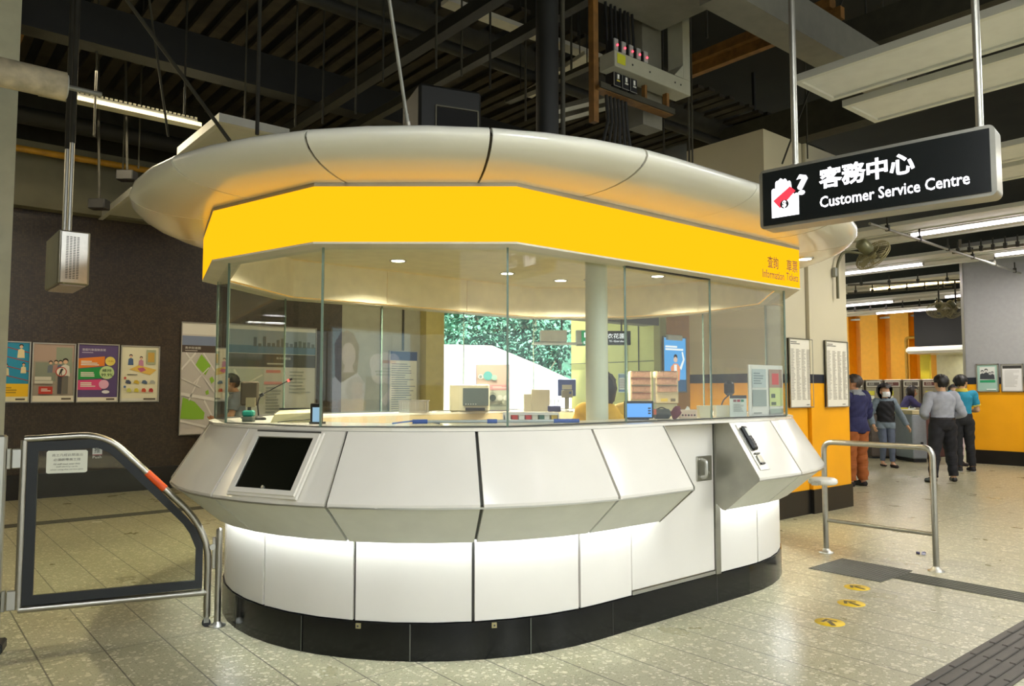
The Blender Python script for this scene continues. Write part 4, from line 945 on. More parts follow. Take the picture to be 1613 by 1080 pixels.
WH = emis('sign_white', (.97, .95, 1.0), 2.6); RD = emis('sign_red', (.85, .06, .09), 1.0); BKs = flat('#161a1a')
WH_L = WH
A.text('客務中心', .285, .50, .38, WH_L, w=.425, bold=.03)
A.text('Customer Service Centre', .287, .17, .20, WH_L, w=.635, bold=.012); A.build('sign_lettering', fc)
A = Art((0, -.008, -sh_/2), (1, 0, 0), (0, 0, 1), sL, sh_); A.step = .0005
# open hand holding a card, and a question mark
hand = [(.035, .12), (.155, .12), (.155, .50), (.145, .52), (.135, .50), (.125, .62), (.122, .74), (.115, .77), (.108, .75), (.102, .80), (.096, .82), (.088, .80), (.084, .82), (.076, .84), (.069, .81), (.065, .80), (.058, .80), (.053, .77), (.052, .66), (.045, .67), (.037, .65), (.035, .6)]
hm = lambda x: .047+(x-.035)*1.15
A.poly([(hm(x), y) for x, y in hand], WH); A.poly([(hm(x), y) for x, y in ((.042, .44), (.118, .66), (.142, .56), (.072, .28))], RD); A.disc(hm(.092), .345, .022, BKs); A.text('$', hm(.083), .275, .14, WH, w=.020, bold=.03)
A.text('?', .176, .46, .38, WH, w=.056, bold=.028); A.build('pictogram', fc)
for fx in (.145, .955): b = MB(); b.cyl((fx*sL, .068, sh_/2+.01), (fx*sL, .068, 7.2-sz), .0175, M_dsteel, 16); b.cyl((fx*sL, .068, sh_/2+.01), (fx*sL, .068, sh_/2+.035), .028, M_steel, 16); b.build('pole', t)

# ================================================================== BARRIER, MATS, FLOOR MARKS
t = thing('steel_barrier', 'free-standing tubular steel barrier right of the kiosk', 'barrier', (6.79, 3.12, 0)); b = MB()
b.tube([(0, .48, 0), (0, .48, 1.02), (.01, -.47, 1.02), (.01, -.47, 0)], .0245, M_steel, 18, bend=.085); b.build('hoop', t)
b = MB(); b.cyl((0, .48, .30), (.01, -.47, .30), .018, M_steel, 16); b.build('cross_rail', t)
for y in (.48, -.47): b = MB(); b.lathe((0 if y > 0 else .01, y, 0), [(.065, 0), (.065, .007), (.04, .014), (.026, .04)], M_satin, 24); b.build('base_flange', t)
M_tac = mat('grey_tactile', '#55554c', .6, noise=.1)
b = MB(); b.box((6.357, 3.078, .002), (.58, .60, .006), M_tac)
for i in range(19):
    for j in range(19): b.cyl((6.085+i*.0302, 2.795+j*.0315, .004), (6.085+i*.0302, 2.795+j*.0315, .0085), .009, M_tac, 6, r1=.006)
o = b.build('tactile_mat'); tag(o, 'square grey studded tactile mat in front of the barrier', 'tactile paving'); o['kind'] = 'thing'; del o['kind']
b = MB(); b.box((6.42, 2.26, .002), (.28, 1.03, .006), M_tac)
for i in range(5): b.box((6.31+i*.055, 2.26, .007), (.022, 1.01, .006), M_tac, bev=.003)
tag(b.build('tactile_strip'), 'narrow ribbed grey tactile strip running right from the studded mat', 'tactile paving')
b = MB(); b.box((9.0, 1.565, .002), (12, .33, .006), mat('brown_tactile', '#4f4a42', .6, noise=.12))
for i in range(5):
    for k in range(40): b.box((3.15+k*.30, 1.435+i*.065, .009), (.285, .034, .010), mat('brown_tactile', '#4f4a42', .6), bev=.005)
tag(b.build('tactile_strip'), 'wide brown ribbed tactile strip across the lower right corner', 'tactile paving')
M_ya = mat('yellow_floor_sticker', '#d8b414', .5, noise=.08)
for (x, y), lb, rot in (((1350, 925), 'farthest from the viewer', .15), ((1341, 950), 'in the middle of the three', .1), ((1307, 980), 'nearest to the viewer', -.35)):
    P = pz(x, y, 0); t = thing('floor_arrow_sticker', 'round yellow floor sticker with a dark arrow, '+lb, 'floor sticker', (P.x, P.y, 0), rot-YAW+.3, 'yellow arrow stickers on the floor')
    b = MB(); b.lathe((0, 0, 0), [(.092, 0), (.092, .002), (0, .002)], M_ya, 32); b.build('disc', t)
    b = MB(); am = mat('arrow_brown', '#5a4c20', .6); b.add([(-.015, -.075, .0032), (.015, -.075, .0032), (.015, .02, .0032), (-.015, .02, .0032)], [(0, 1, 2, 3)], am); b.add([(0, .07, .0032), (-.055, .012, .0032), (-.04, -.002, .0032), (0, .038, .0032), (.04, -.002, .0032), (.055, .012, .0032)], [(0, 1, 2, 3), (0, 3, 4, 5)], am); b.build('arrow', t)
for i, (x, y) in enumerate(((1212, 1012), (1025, 1068), (1175, 972), (1288, 1008))): pass

# ================================================================== RIGHT-HAND WALLS AND GATE HALL
M_frame_g = mat('dull_frame', '#8d8b7c', .4, metal=.6)
for cs, lb in ((((1239, 532), (1275.5, 534), (1258, 642)), 'tall framed fare table on the white block wall, left of the dark joint'), (((1296.5, 536), (1331.5, 538), (1314, 641)), 'tall framed fare table on the white block wall, right of the dark joint')):
    t, A = framed('fare_table', lb, 'notice board', cs, 4.835 if cs[0][0] < 1250 else 4.795, fm=M_frame_g, fw=.012, group='framed fare tables')
    A.rect(0, 0, 1, 1, '#e4e0d0'); A.lines(.06, .92, .5, .97, 2, '#55554f')
    for c in range(4): A.lines(.06+c*.235, .10, .25+c*.235, .86, 34, '#a39e92', .45, c+7)
    A.lines(.7, .02, .92, .04, 1, '#4a4a44'); A.build('print', t)
def framedX(name, label, cs, X, group=None):
    a = pX(*cs[0], X); c = pX(*cs[1], X); d = pX(*cs[2], X); W = a.y-c.y; z1 = (a.z+c.z)/2; z0 = d.z; H = z1-z0
    t = thing(name, label, 'poster', (X, a.y, z0), group=group, rz=R_(-90)); b = MB(); b.box((W/2, -.012, H/2), (W, .02, H), M_paper); b.build('backing', t); f = MB(); fw = .02
    for x in (fw/2, W-fw/2): f.box((x, -.02, H/2), (fw, .04, H), M_satin)
    for z in (fw/2, H-fw/2): f.box((W/2, -.02, z), (W, .04, fw), M_satin)
    f.build('frame', t); return t, Art((fw, -.023, fw), (1, 0, 0), (0, 0, 1), W-2*fw, H-2*fw)
t, A = framedX('poster', 'framed teal poster with a black and white photo of people, on the right wall', ((1538, 573), (1573, 573), (1555, 617)), 17.448)
A.rect(0, 0, 1, 1, '#9fc0b4'); A.rect(.12, .42, .88, .92, '#d8dcd6'); A.rect(.12, .32, .88, .42, '#2f9a68')
for x, y, s_ in ((.25, .45, .26), (.45, .45, .3), (.62, .45, .2), (.76, .45, .22)): person_art(A, x, y, s_, '#3b4046', '#c8c8c4', '#202326')
A.rect(.45, .04, .92, .08, '#e8ece6'); A.build('print', t)
t, A = framedX('poster', 'framed white text notice with a black heading, at the right picture edge', ((1577, 573), (1612, 573), (1595, 617)), 17.448)
A.rect(0, 0, 1, 1, '#dcdcda'); A.rect(.02, .86, .98, .97, '#33322f'); A.lines(.12, .15, .88, .8, 13, '#b4b4b0', .4, 2); A.build('print', t)

def fan(name, label, hub, axis, r, parent_fn):
    hub = Vector(hub); ax = Vector(axis).normalized(); t = thing(name, label, 'fan', tuple(hub)); M_br = mat('aged_brass_fan', '#8c8560', .45, metal=.6, noise=.15)
    a = ax.cross(Vector((0, 0, 1))).normalized(); u = a.cross(ax)
    b = MB(); b.lathe(-ax*.26, [(0, 0), (.055, .0), (.078, .02), (.082, .16), (.06, .19), (.02, .20)], mat('fan_motor_olive', '#5f5f42', .4, metal=.3), 24, axis=ax); b.build('motor', t)
    b = MB()
    N = 44
    for i in range(N):
        an = 2*math.pi*i/N; d = a*math.cos(an)+u*math.sin(an)
        b.tube([d*.05-ax*.055, d*r*.7-ax*.075, d*r*.97-ax*.03, d*r, d*r*.97+ax*.03, d*r*.6+ax*.075, d*.05+ax*.085], .0022, M_br, 4)
    for rr, dz in ((r, 0), (r*.97, -.03), (r*.97, .03), (r*.6, .076), (r*.35, .085), (r*.6, -.073)): b.tube([(a*math.cos(2*math.pi*k/40)+u*math.sin(2*math.pi*k/40))*rr+ax*dz for k in range(40)], .0035 if rr < r else .006, M_br, 5, closed=True)
    b.build('cage', t)
    b = MB(); b.lathe(-ax*.03, [(0, 0), (.045, 0), (.05, .03), (.04, .06), (0, .07)], M_br, 20, axis=ax)
    for k in range(3):
        an = 2*math.pi*k/3; P = []
        for rr in (.04, .12, .2, r*.88):
            w0 = .10 if rr < .1 else .55; w0 = .35+rr*.6
            for sgn in (-1, 1):
                an2 = an+sgn*w0/2; P.append((a*math.cos(an2)+u*math.sin(an2))*rr+ax*(.022*sgn))
        b.add([p_ for p_ in P], [(0, 1, 3, 2), (2, 3, 5, 4), (4, 5, 7, 6)], mat('fan_blade_metal', '#9a9470', .4, metal=.5), True)
    b.build('blades', t)
    parent_fn(t); return t
fh = pY(1375, 402, 4.45)
def br(t):
    wallp = pY(1313, 432, 4.79)-fh; top = pY(1322, 403, 4.74)-fh; b = MB()
    b.tube([wallp+Vector((0, -.05, -.32)), wallp+Vector((0, -.05, .12)), top+Vector((.02, -.04, .06)), Vector((-.20, .12, .03)), Vector((-.13, .08, .02))], .018, mat('olive_pipe', '#5d5b43', .5, metal=.3), 12, bend=.08)
    b.build('bracket_arm', t); b = MB(); b.box(wallp+Vector((-.02, -.03, .02)), (.06, .06, .12), M_gps, bev=.01); b.build('wall_bracket', t)
fan('wall_fan', 'large wire-cage fan on a bent arm fixed to the white block wall', fh, (.72, -.30, -.62), .235, br)
f2 = pD(1490, 487, 17.2)
def rod_(t): b = MB(); b.cyl((0, 0, .1), (0, 0, 4.0-f2.z), .018, M_dk[1], 10); b.build('drop_rod', t)
fan('ceiling_fan', 'small double wire fan hanging on a rod before the white wall edge, left-tilted head', f2+Vector((-.12, .10, -.02)), (-.5, -.2, -.8), .26, rod_)
fan('ceiling_fan', 'small double wire fan hanging on a rod before the white wall edge, right-tilted head', f2+Vector((.16, -.15, .02)), (.8, -.3, -.5), .26, rod_)

# ticket machines
M_tm = mat('ticket_machine_steel', '#7d7466', .4, metal=.5, noise=.06)
def tmachine(y, label, i):
    t = thing('ticket_machine', label, 'ticket machine', (24.0, y, 0), R_(-90), 'row of ticket machines')
    b = MB(); b.box((0, .35, .92), (.53, .7, 1.84), M_tm, bev=.02); b.build('cabinet', t)
    b = MB(); b.box((0, -.008, 1.70), (.44, .02, .17), mat('machine_header', '#d9d4c8', .4)); b.box((0, -.02, 1.70), (.38, .01, .11), mat('header_maroon', '#6a3b38', .4) if i % 2 == 0 else mat('header_brown', '#574f48', .4)); b.build('header', t)
    A = Art((-.17, -.026, 1.66), (1, 0, 0), (0, 0, 1), .34, .09); A.text('單程票', .08, .5, .35, '#e6dcd0', w=.5); A.lines(.08, .1, .9, .35, 1, '#d8cfc4'); A.build('header_lettering', t)
    b = MB(); b.box((0, -.008, 1.18), (.42, .02, .8), mat('machine_front', '#9a917f', .4, metal=.3)); b.build('front_panel', t)
    b = MB(); b.box((-.06, -.022, 1.42), (.18, .01, .14), mat('machine_yellow', '#d8cf3a', .5)); b.box((-.06, -.022, 1.28), (.16, .01, .10), M_paper); b.build('instruction_panel', t)
    b = MB(); b.add([(-.12, -.03, 1.18), (.04, -.03, 1.2), (.12, -.03, .95), (-.10, -.03, .92)], [(0, 3, 2, 1)], mat('machine_screen_white', '#dfe6e2', .3)); b.add([(-.08, -.032, 1.14), (.02, -.032, 1.16), (.07, -.032, .98), (-.06, -.032, .96)], [(0, 3, 2, 1)], mat('machine_screen_dark', '#59605c', .3)); b.build('screen', t)
ord2 = ['leftmost, with maroon header, behind the man in navy', 'second from left, behind the masked woman', 'third from left, by the leaning person', 'fourth from left, beside the pale wall', 'fifth, hidden behind the man in grey']
for i, y in enumerate((11.60, 11.02, 10.44, 9.88, 9.32)): tmachine(y, 'grey ticket machine, '+ord2[i], i)
# fare gates
M_fg = mat('fare_gate_blue_grey', '#9aa3ad', .45, metal=.2, noise=.05); M_fgd = mat('fare_gate_brown', '#6b625a', .45, metal=.3)
P = pz(1451, 728, 0)
t = thing('fare_gate', 'blue-grey fare gate post with a cream top, right of the masked woman', 'fare gate', (P.x, P.y, 0), FACE)
b = MB(); b.box((0, .38, .535), (.30, .74, .93), M_fg, bev=.02); b.build('body', t); b = MB(); b.box((0, .38, 1.04), (.30, .74, .09), mat('gate_cream_top', '#c9bd94', .4), bev=.01); b.build('top', t); b = MB(); b.box((0, .38, .035), (.27, .70, .07), M_black); b.build('foot', t)
b = MB(); b.box((.03, -.006, .40), (.05, .012, .04), M_black); b.build('sensor', t)
P = pz(1405, 722, 0)
t = thing('fare_gate', 'brown-grey fare gate cabinet with a grey counter top, behind the masked woman', 'fare gate', (P.x, P.y, 0), FACE)
b = MB(); b.box((.05, .5, .52), (.95, .9, .96), M_fgd, bev=.02); b.build('body', t); b = MB(); b.box((.05, .5, 1.04), (1.02, 1.0, .09), M_fg, bev=.02); b.build('top', t); b = MB(); b.box((.05, .5, .03), (.9, .86, .06), M_black); b.build('foot', t)
b = MB(); b.box((.28, .04, .55), (.42, .02, .75), mat('gate_dark_leaf', '#2c2825', .3)); b.build('flap', t); b = MB(); b.box((.02, .02, .55), (.03, .03, .38), emis('gate_lamp', (1, .9, .8), 1.5)); b.build('lamp_bar', t)
b = MB(); b.box((.35, .25, 1.10), (.28, .12, .035), mat('machine_yellow', '#d8cf3a', .5)); b.build('yellow_marker', t)
P = pz(1335, 722, 0)
t = thing('fare_gate', 'dark fare gate with steel edge, half hidden behind the man in navy', 'fare gate', (P.x, P.y, 0), FACE)
b = MB(); b.box((.1, .5, .5), (.34, .9, 1.0), M_fgd, bev=.02); b.build('body', t); b = MB(); b.cyl((.33, 0, 0), (.33, 0, .95), .03, M_steel, 14); b.build('end_post', t)
P = pz(1477, 722, 0)
t = thing('fare_gate', 'maroon fronted fare gate between the blue-grey post and the man in grey', 'fare gate', (P.x, P.y, 0), FACE)
b = MB(); b.box((.06, .6, .5), (.5, .8, .96), mat('gate_maroon', '#6d4a45', .4), bev=.02); b.build('body', t); b = MB(); b.box((.06, .6, 1.0), (.52, .84, .06), mat('gate_red_top', '#a32a3c', .4), bev=.01); b.build('top', t)
# yellow pipes at the dark recess
b = MB(); P0 = pX(1427, 532, 26.8); P1 = pX(1466, 534, 26.8); b.tube([(26.8, P0.y, 1.0), (26.8, P0.y, P0.z), (26.8, P1.y, P0.z)], .05, M_ylw, 10, bend=.1); tag(b.build('yellow_pipe'), 'yellow pipe bent over the orange cladding beside the dark recess', 'pipe')
b = MB(); P0 = pX(1459, 600, 25.9); b.box((25.9, P0.y, 1.33), (.15, .28, 2.66), mat('yellow_post', '#d9c228', .5)); tag(b.build('yellow_post'), 'yellow square post under the pale beam, behind the ticket machines', 'post')

# ================================================================== SEEN THROUGH THE KIOSK: exit signs and light-box
P = pD(922, 532, 14.6); t = thing('exit_sign', 'hanging green and black exit sign seen through the glazing beside the column', 'sign', (P.x, P.y, P.z), FACE+.06)
b = MB(); b.box((-.02, .06, 0), (.30, .16, .30), mat('exit_green_case', '#c6cbc0', .4)); b.box((.04, -.03, 0), (.24, .012, .27), mat('exit_green', '#0d9a58', .4, emit='#0d9a58', es=.4, noise=0)); b.build('green_panel', t)
A = Art((-.08, -.038, -.135), (1, 0, 0), (0, 0, 1), .24, .27); A.text('EXIT', .18, .08, .17, emis('exit_white', (1, 1, 1), 1.2), w=.64, bold=.02)
for x in (.22, .46, .70): A.rect(x, .66, x+.14, .88, emis('exit_white', (1, 1, 1), 1.2)); 
A.rect(.22, .52, .84, .66, emis('exit_white', (1, 1, 1), 1.2)); A.rect(.32, .38, .42, .52, emis('exit_white', (1, 1, 1), 1.2)); A.rect(.64, .38, .74, .52, emis('exit_white', (1, 1, 1), 1.2)); A.build('exit_pictogram', t)
b = MB(); b.box((.52, .03, 0), (.72, .14, .27), mat('sign_face_black', '#161a1a', .22)); b.build('black_panel', t)
A = Art((.16, -.045, -.135), (1, 0, 0), (0, 0, 1), .72, .27); A.text('青衣花園', .2, .46, .36, emis('exit_white', (1, 1, 1), 1.2), w=.64); A.text('Tsing Yi Garden', .14, .16, .17, emis('exit_white', (1, 1, 1), 1.2), w=.72); A.build('lettering', t)
b = MB(); b.box((-.62, .06, .03), (.50, .30, .22), mat('tray_pale', '#d5d6d0', .5)); b.box((-.55, .06, -.11), (.95, .42, .03), mat('tray_pale', '#d5d6d0', .5)); b.build('light_tray', t)
for x in (-.45, .05, .72): b = MB(); b.cyl((x, .06, .1), (x, .06, 7.2-P.z), .018, M_dk[2], 10); b.build('drop_rod', t)
# light-box advertisement on the amber wall
t, A = framed('advert_lightbox', 'blue lit advertisement of a man in an orange vest on the amber wall', 'advertisement', ((1043, 530), (1079.5, 531), (1060, 618)), YW-.02, fm=M_gps, fw=.03, back=mat('lightbox_back', '#40606e', .5))
A.rect(0, 0, 1, 1, emis('advert_sky', (.10, .38, .78), 1.0)); A.rect(0, 0, 1, .22, emis('advert_dark', (.04, .10, .18), 1.0)); A.poly([(.32, .2), (.30, .45), (.44, .52), (.62, .52), (.74, .45), (.70, .2)], emis('advert_orange', (.85, .30, .12), 1.0)); A.rect(.45, .2, .58, .5, emis('advert_white', (.9, .9, .92), 1.0))
A.disc(.52, .60, .09, emis('advert_skin', (.75, .5, .38), 1.0)); A.poly([(.43, .62), (.45, .68), (.52, .70), (.59, .68), (.61, .62), (.52, .65)], flat('#1d1714')); A.poly([(.70, .44), (.86, .60), (.80, .74), (.86, .75), (.94, .60), (.78, .40)], emis('advert_white', (.9, .9, .92), 1.0))
A.lines(.06, .76, .94, .86, 2, emis('advert_white', (.9, .9, .92), 1.0), .7); A.build('print', t)
b = MB(); b.box((.42, -.05, 1.42), (.62, .10, .14), M_paper, bev=.02); b.build('lamp_header', t)
# small notices on the lime wall
t, A = framedX('poster', 'small white notice with blue edges on the lime wall', ((975, 588), (991, 588), (983, 618)), 14.99)
A.rect(0, 0, 1, 1, '#e4e8ea'); A.rect(0, .8, 1, 1, '#8aa0c0'); A.rect(0, 0, 1, .12, '#6f8bc0'); A.lines(.1, .2, .9, .75, 6, '#b0a0a8'); A.build('print', t)
# reflected-light advertisement on the wall behind the viewer (it mirrors in the kiosk glass)

# ================================================================== PEOPLE
def human(loc, face, H, label, pose=None, build=1.0, skin='#c99f7c', group=None, clothes=(), hair=None, female=False, mask=False, glasses=False, eyes=True, name='person', seat=False):
    """one continuous body (tapered limbs merged by a voxel remesh), clothes as fitted shells, hair, eyes"""
    J = dict(pel=(0, 0, .525), waist=(0, 0, .60), chest=(0, .0, .72), neck=(0, .008, .825), head=(0, -.012, .922), hipL=(-.052, 0, .51), hipR=(.052, 0, .51), kneL=(-.058, -.01, .285), kneR=(.058, -.01, .285),
             ankL=(-.06, .012, .045), ankR=(.06, .012, .045), toeL=(-.07, -.095, .016), toeR=(.07, -.095, .016), shL=(-.108, .004, .795), shR=(.108, .004, .795), elL=(-.135, .02, .625), elR=(.135, .02, .625), wrL=(-.14, -.02, .475), wrR=(.14, -.02, .475))
    if pose: J.update(pose)
    J = {k: Vector(v)*H for k, v in J.items()}
    W = build*H; bones = []; b = MB(); m0 = M_paper
    def ball(c, r, sx=1, sy=1, sz=1, n=14):
        prof = [(r*math.sin(math.pi*k/10), -r*math.cos(math.pi*k/10)) for k in range(11)]; v = []
        for rr, h in prof:
            for q in range(n): v.append((c[0]+rr*math.cos(2*math.pi*q/n)*sx, c[1]+rr*math.sin(2*math.pi*q/n)*sy, c[2]+h*sz))
        b.add(v, [(i*n+q, i*n+(q+1) % n, (i+1)*n+(q+1) % n, (i+1)*n+q) for i in range(10) for q in range(n)], m0)
    def limb(lab, a, c, ra, rc, bulge=0, steps=5):
        for i in range(steps*2+1):
            t = i/(steps*2); r = ra*(1-t)+rc*t+bulge*math.sin(math.pi*min(1, t*1.6))
            ball(a.lerp(c, t), r, n=12)
        bones.append((lab, np.array(a), np.array(c), ra, rc))
        b.cyl(a, c, ra, m0, 14, r1=rc)
    # torso rings lofted along the spine
    sp_ = [(J['pel']-Vector((0, 0, .035*H)), .070, .058), (J['pel'], .086, .064), (J['waist']-(J['waist']-J['pel'])*.2, .080, .060), (J['waist']+(J['chest']-J['waist'])*.15, .073, .054), (J['chest'], .088, .062), (J['chest'].lerp(J['neck'], .45), .098, .060), (J['chest'].lerp(J['neck'], .78), .080, .048), (J['neck'], .036, .034)]
    sl = (J['shR']-J['shL']).normalized(); n = 20; rings = []
    for c, rx, ry in sp_:
        f = Vector((-sl.y, sl.x, 0)).normalized(); rings += [c+sl*(rx*W*math.cos(2*math.pi*k/n)) + f*(ry*W*math.sin(2*math.pi*k/n)) for k in range(n)]
    b.add(rings, [(i*n+k, i*n+(k+1) % n, (i+1)*n+(k+1) % n, (i+1)*n+k) for i in range(len(sp_)-1) for k in range(n)]+[list(range(n))[::-1], list(range((len(sp_)-1)*n, len(sp_)*n))], m0)
    bones.append(('hips', np.array(J['pel']-Vector((0, 0, .02*H))), np.array(J['waist']), .075*W, .07*W)); bones.append(('torso', np.array(J['waist']), np.array(J['chest'].lerp(J['neck'], .8)), .07*W, .08*W))
    for s in 'LR':
        limb('shoulder', J['chest'].lerp(J['neck'], .5)+(J['sh'+s]-J['chest'].lerp(J['neck'], .5))*.3, J['sh'+s], .036*W, .033*W)
        limb('uparm', J['sh'+s], J['el'+s], .032*W, .025*W); limb('forearm', J['el'+s], J['wr'+s], .025*W, .0165*W, .002*H)
        limb('thigh', J['hip'+s], J['kne'+s], .050*W, .033*W); limb('shin', J['kne'+s], J['ank'+s], .031*W, .020*W, .004*H)
        ft = J['toe'+s]; an = J['ank'+s]; heel = an+Vector((0, .012*H, -.024*H)); limb('foot', heel, ft, .022*H, .017*H)
        limb('foot', an, an.lerp(ft, .6)-Vector((0, 0, .008*H)), .022*H, .018*H)
        # hand: palm, four fingers, thumb
        d = (J['wr'+s]-J['el'+s]).normalized(); side = Vector((1 if s == 'R' else -1, 0, 0)); fwd = Vector((0, -1, 0)); fwd = (fwd-d*fwd.dot(d)); fwd = fwd.normalized() if fwd.length > .3 else Vector((0, 0, 1)); pn = d.cross(fwd).normalized()
        if pn.dot(side) > 0: pn = -pn
        wr = J['wr'+s]; pal = wr+d*.048*H
        for q in (-1, 0, 1): limb('hand', wr+fwd*q*.006*H, pal+fwd*q*.014*H, .013*H, .0095*H, steps=2)
        for q, ln in zip((-1.5, -.5, .5, 1.5), (.034, .041, .044, .038)):
            k0 = pal+fwd*q*.0115*H; k1 = k0+(d*.75+pn*.25)*ln*.5*H+fwd*q*.002*H; k2 = k1+(d*.5+pn*.7)*ln*.5*H; limb('hand', k0, k1, .0056*H, .0052*H, steps=2); limb('hand', k1, k2, .0052*H, .0045*H, steps=2)
        th = wr+d*.018*H+fwd*.014*H; t1 = th+(fwd*.7+d*.6+pn*.2)*.026*H; limb('hand', th, t1, .0075*H, .006*H, steps=2); limb('hand', t1, t1+(d*.8+pn*.3)*.018*H, .006*H, .005*H, steps=2)
    limb('neck', J['neck']-Vector((0, 0, .012*H)), J['head']-Vector((0, -.01*H, .03*H)), .034*H, .033*H)
    hc = J['head']; hd = (J.get('look', Vector((0, -1, 0))*H)).normalized(); hx = Vector((-hd.y, hd.x, 0)).normalized(); hx = -hx
    def hp(x, y, z): return hc + hx*(x*H*1.16) + hd*(y*H*1.16) + Vector((0, 0, z*H*1.14-.006*H))
    ball(hp(0, -.008, .018), .058*H, .92, 1.08, .98); ball(hp(0, .012, -.012), .049*H, .88, .95, 1.2); ball(hp(0, .022, -.048), .023*H, 1.1, .95, .8)
    limb('head', hp(0, .048, .002), hp(0, .062, -.020), .0065*H, .0095*H, steps=2); limb('head', hp(-.010, .048, -.036), hp(.010, .048, -.036), .0065*H, .0065*H, steps=1)
    for s in (-1, 1): limb('head', hp(s*.047, -.006, .006), hp(s*.049, -.002, -.016), .0085*H, .006*H, steps=1)
    bones.append(('head', np.array(hp(0, 0, .03)), np.array(hp(0, .01, -.035)), .05*H, .04*H))
    # merge into one skin
    me = bpy.data.meshes.new('body'); me.from_pydata(b.v, [], b.f); me.update(); ob = bpy.data.objects.new('body_tmp', me); C.objects.link(ob)
    r = ob.modifiers.new('r', 'REMESH'); r.mode = 'VOXEL'; r.voxel_size = .0085; sm = ob.modifiers.new('s', 'SMOOTH'); sm.factor = .5; sm.iterations = 3
    dg = bpy.context.evaluated_depsgraph_get(); dg.update(); bm_ = bpy.data.meshes.new_from_object(ob.evaluated_get(dg)); bpy.data.objects.remove(ob); bpy.data.meshes.remove(me)
    nv = len(bm_.vertices); co = np.empty(nv*3); bm_.vertices.foreach_get('co', co); co = co.reshape(-1, 3); no = np.empty(nv*3); bm_.vertex_normals.foreach_get('vector', no) if hasattr(bm_, 'vertex_normals') else bm_.vertices.foreach_get('normal', no); no = no.reshape(-1, 3)
    best = np.full(nv, 1e9); lab = np.zeros(nv, int); tt = np.zeros(nv); names = [q[0] for q in bones]
    for i, (_, a, c, ra, rc) in enumerate(bones):
        d = c-a; L2 = max(d@d, 1e-9); t = np.clip(((co-a)@d)/L2, 0, 1); dist = np.linalg.norm(co-(a+t[:, None]*d), axis=1)-(ra*(1-t)+rc*t)
        k = dist < best; best[k] = dist[k]; lab[k] = i; tt[k] = t[k]
    root = thing(name, label, 'person', loc, face, group)
    bm_.materials.clear(); bm_.materials.append(mat('skin_'+skin.strip('#'), skin, .55, noise=.05, scale=12)); bm_.polygons.foreach_set('use_smooth', [True]*len(bm_.polygons))
    bo = bpy.data.objects.new('body', bm_); C.objects.link(bo); bo.parent = root
    F = [tuple(p_.vertices) for p_ in bm_.polygons]; NM = np.array(names)
    todo = []
    for cn, cm, off, sel in clothes:
        if cn in ('shoes', 'sleeve_band', 'shoe_sole'):
            nm_ = {'shoes': 'shoe'}.get(cn, cn); todo += [(nm_, cm, off, sel, -1), (nm_, cm, off, sel, 1)]
        else: todo.append((cn, cm, off, sel, 0))
    for cn, cm, off, sel, sd_ in todo:
        ok = np.array([(sd_ == 0 or co[i][0]*sd_ > 0) and sel(NM[lab[i]], tt[i], co[i]/H) for i in range(nv)])
        fs = [f for f in F if all(ok[v] for v in f)]
        if not fs: continue
        used = sorted({v for f in fs for v in f}); ix = {v: i for i, v in enumerate(used)}
        wr_ = np.array([off*H*(1+.25*math.sin(co[v][2]*38+co[v][0]*21)*math.sin(co[v][0]*30+co[v][1]*27+co[v][2]*9)) for v in used])
        pos = co[used]+no[used]*wr_[:, None]; cnt = {}
        for f in fs:
            for a_, c_ in zip(f, f[1:]+f[:1]): cnt[(a_, c_)] = 1
        edge = [(a_, c_) for a_, c_ in cnt if (c_, a_) not in cnt]; vs = [tuple(p_) for p_ in pos]; ff = [[ix[v] for v in f] for f in fs]; bi = {}
        for a_, c_ in edge:
            for v in (a_, c_):
                if v not in bi: bi[v] = len(vs); vs.append(tuple(co[v]+no[v]*.0006))
            ff.append([ix[c_], ix[a_], bi[a_], bi[c_]])
        M = MB(); M.add(vs, ff, cm, True); M.build(cn, root)
    # hair
    if hair:
        hcol, style = hair; M = MB(); hm = mat('hair_'+hcol.strip('#'), hcol, .5, noise=.25, scale=60); rnd = random.Random(int(H*1000)); n = 34; mrows = 20; vs = []
        for j in range(mrows+1):
            ph = math.pi*j/mrows
            for k in range(n):
                th_ = 2*math.pi*k/n; x, y, z = math.sin(ph)*math.cos(th_), math.sin(ph)*math.sin(th_), math.cos(ph)
                rr = (.0595 if style != 'curly' else .083)+.006*math.sin(9*th_+4*ph)*math.sin(7*ph+2*th_)
                rr *= 1+rnd.uniform(-.015, .02)
                zz = z*1.0
                if style == 'long' and z < 0: rr *= 1.1; zz = z*1.9
                if style == 'curly' and z < 0: zz = z*1.25
                p_ = hp(x*rr*.96, y*rr*1.06-.006, zz*rr*.98+.018); vs.append(p_)
        keep = []
        for j in range(mrows):
            for k in range(n):
                th_ = 2*math.pi*(k+.5)/n; ph = math.pi*(j+.5)/mrows; y = math.sin(ph)*math.sin(th_); z = math.cos(ph)
                front = y > .15
                low = (z < .36+.1*abs(math.cos(th_))) if front else (z < {'short': -.80, 'long': -.98, 'curly': -.86}[style] - (.0))
                if style == 'short' and not front and abs(math.cos(th_)) > .86 and z < -.2: low = True
                if not low: keep.append((j*n+k, (j+1)*n+k, (j+1)*n+(k+1) % n, j*n+(k+1) % n))
        M.add(vs, keep, hm, True); base = len(M.v); M.build('hair', root)
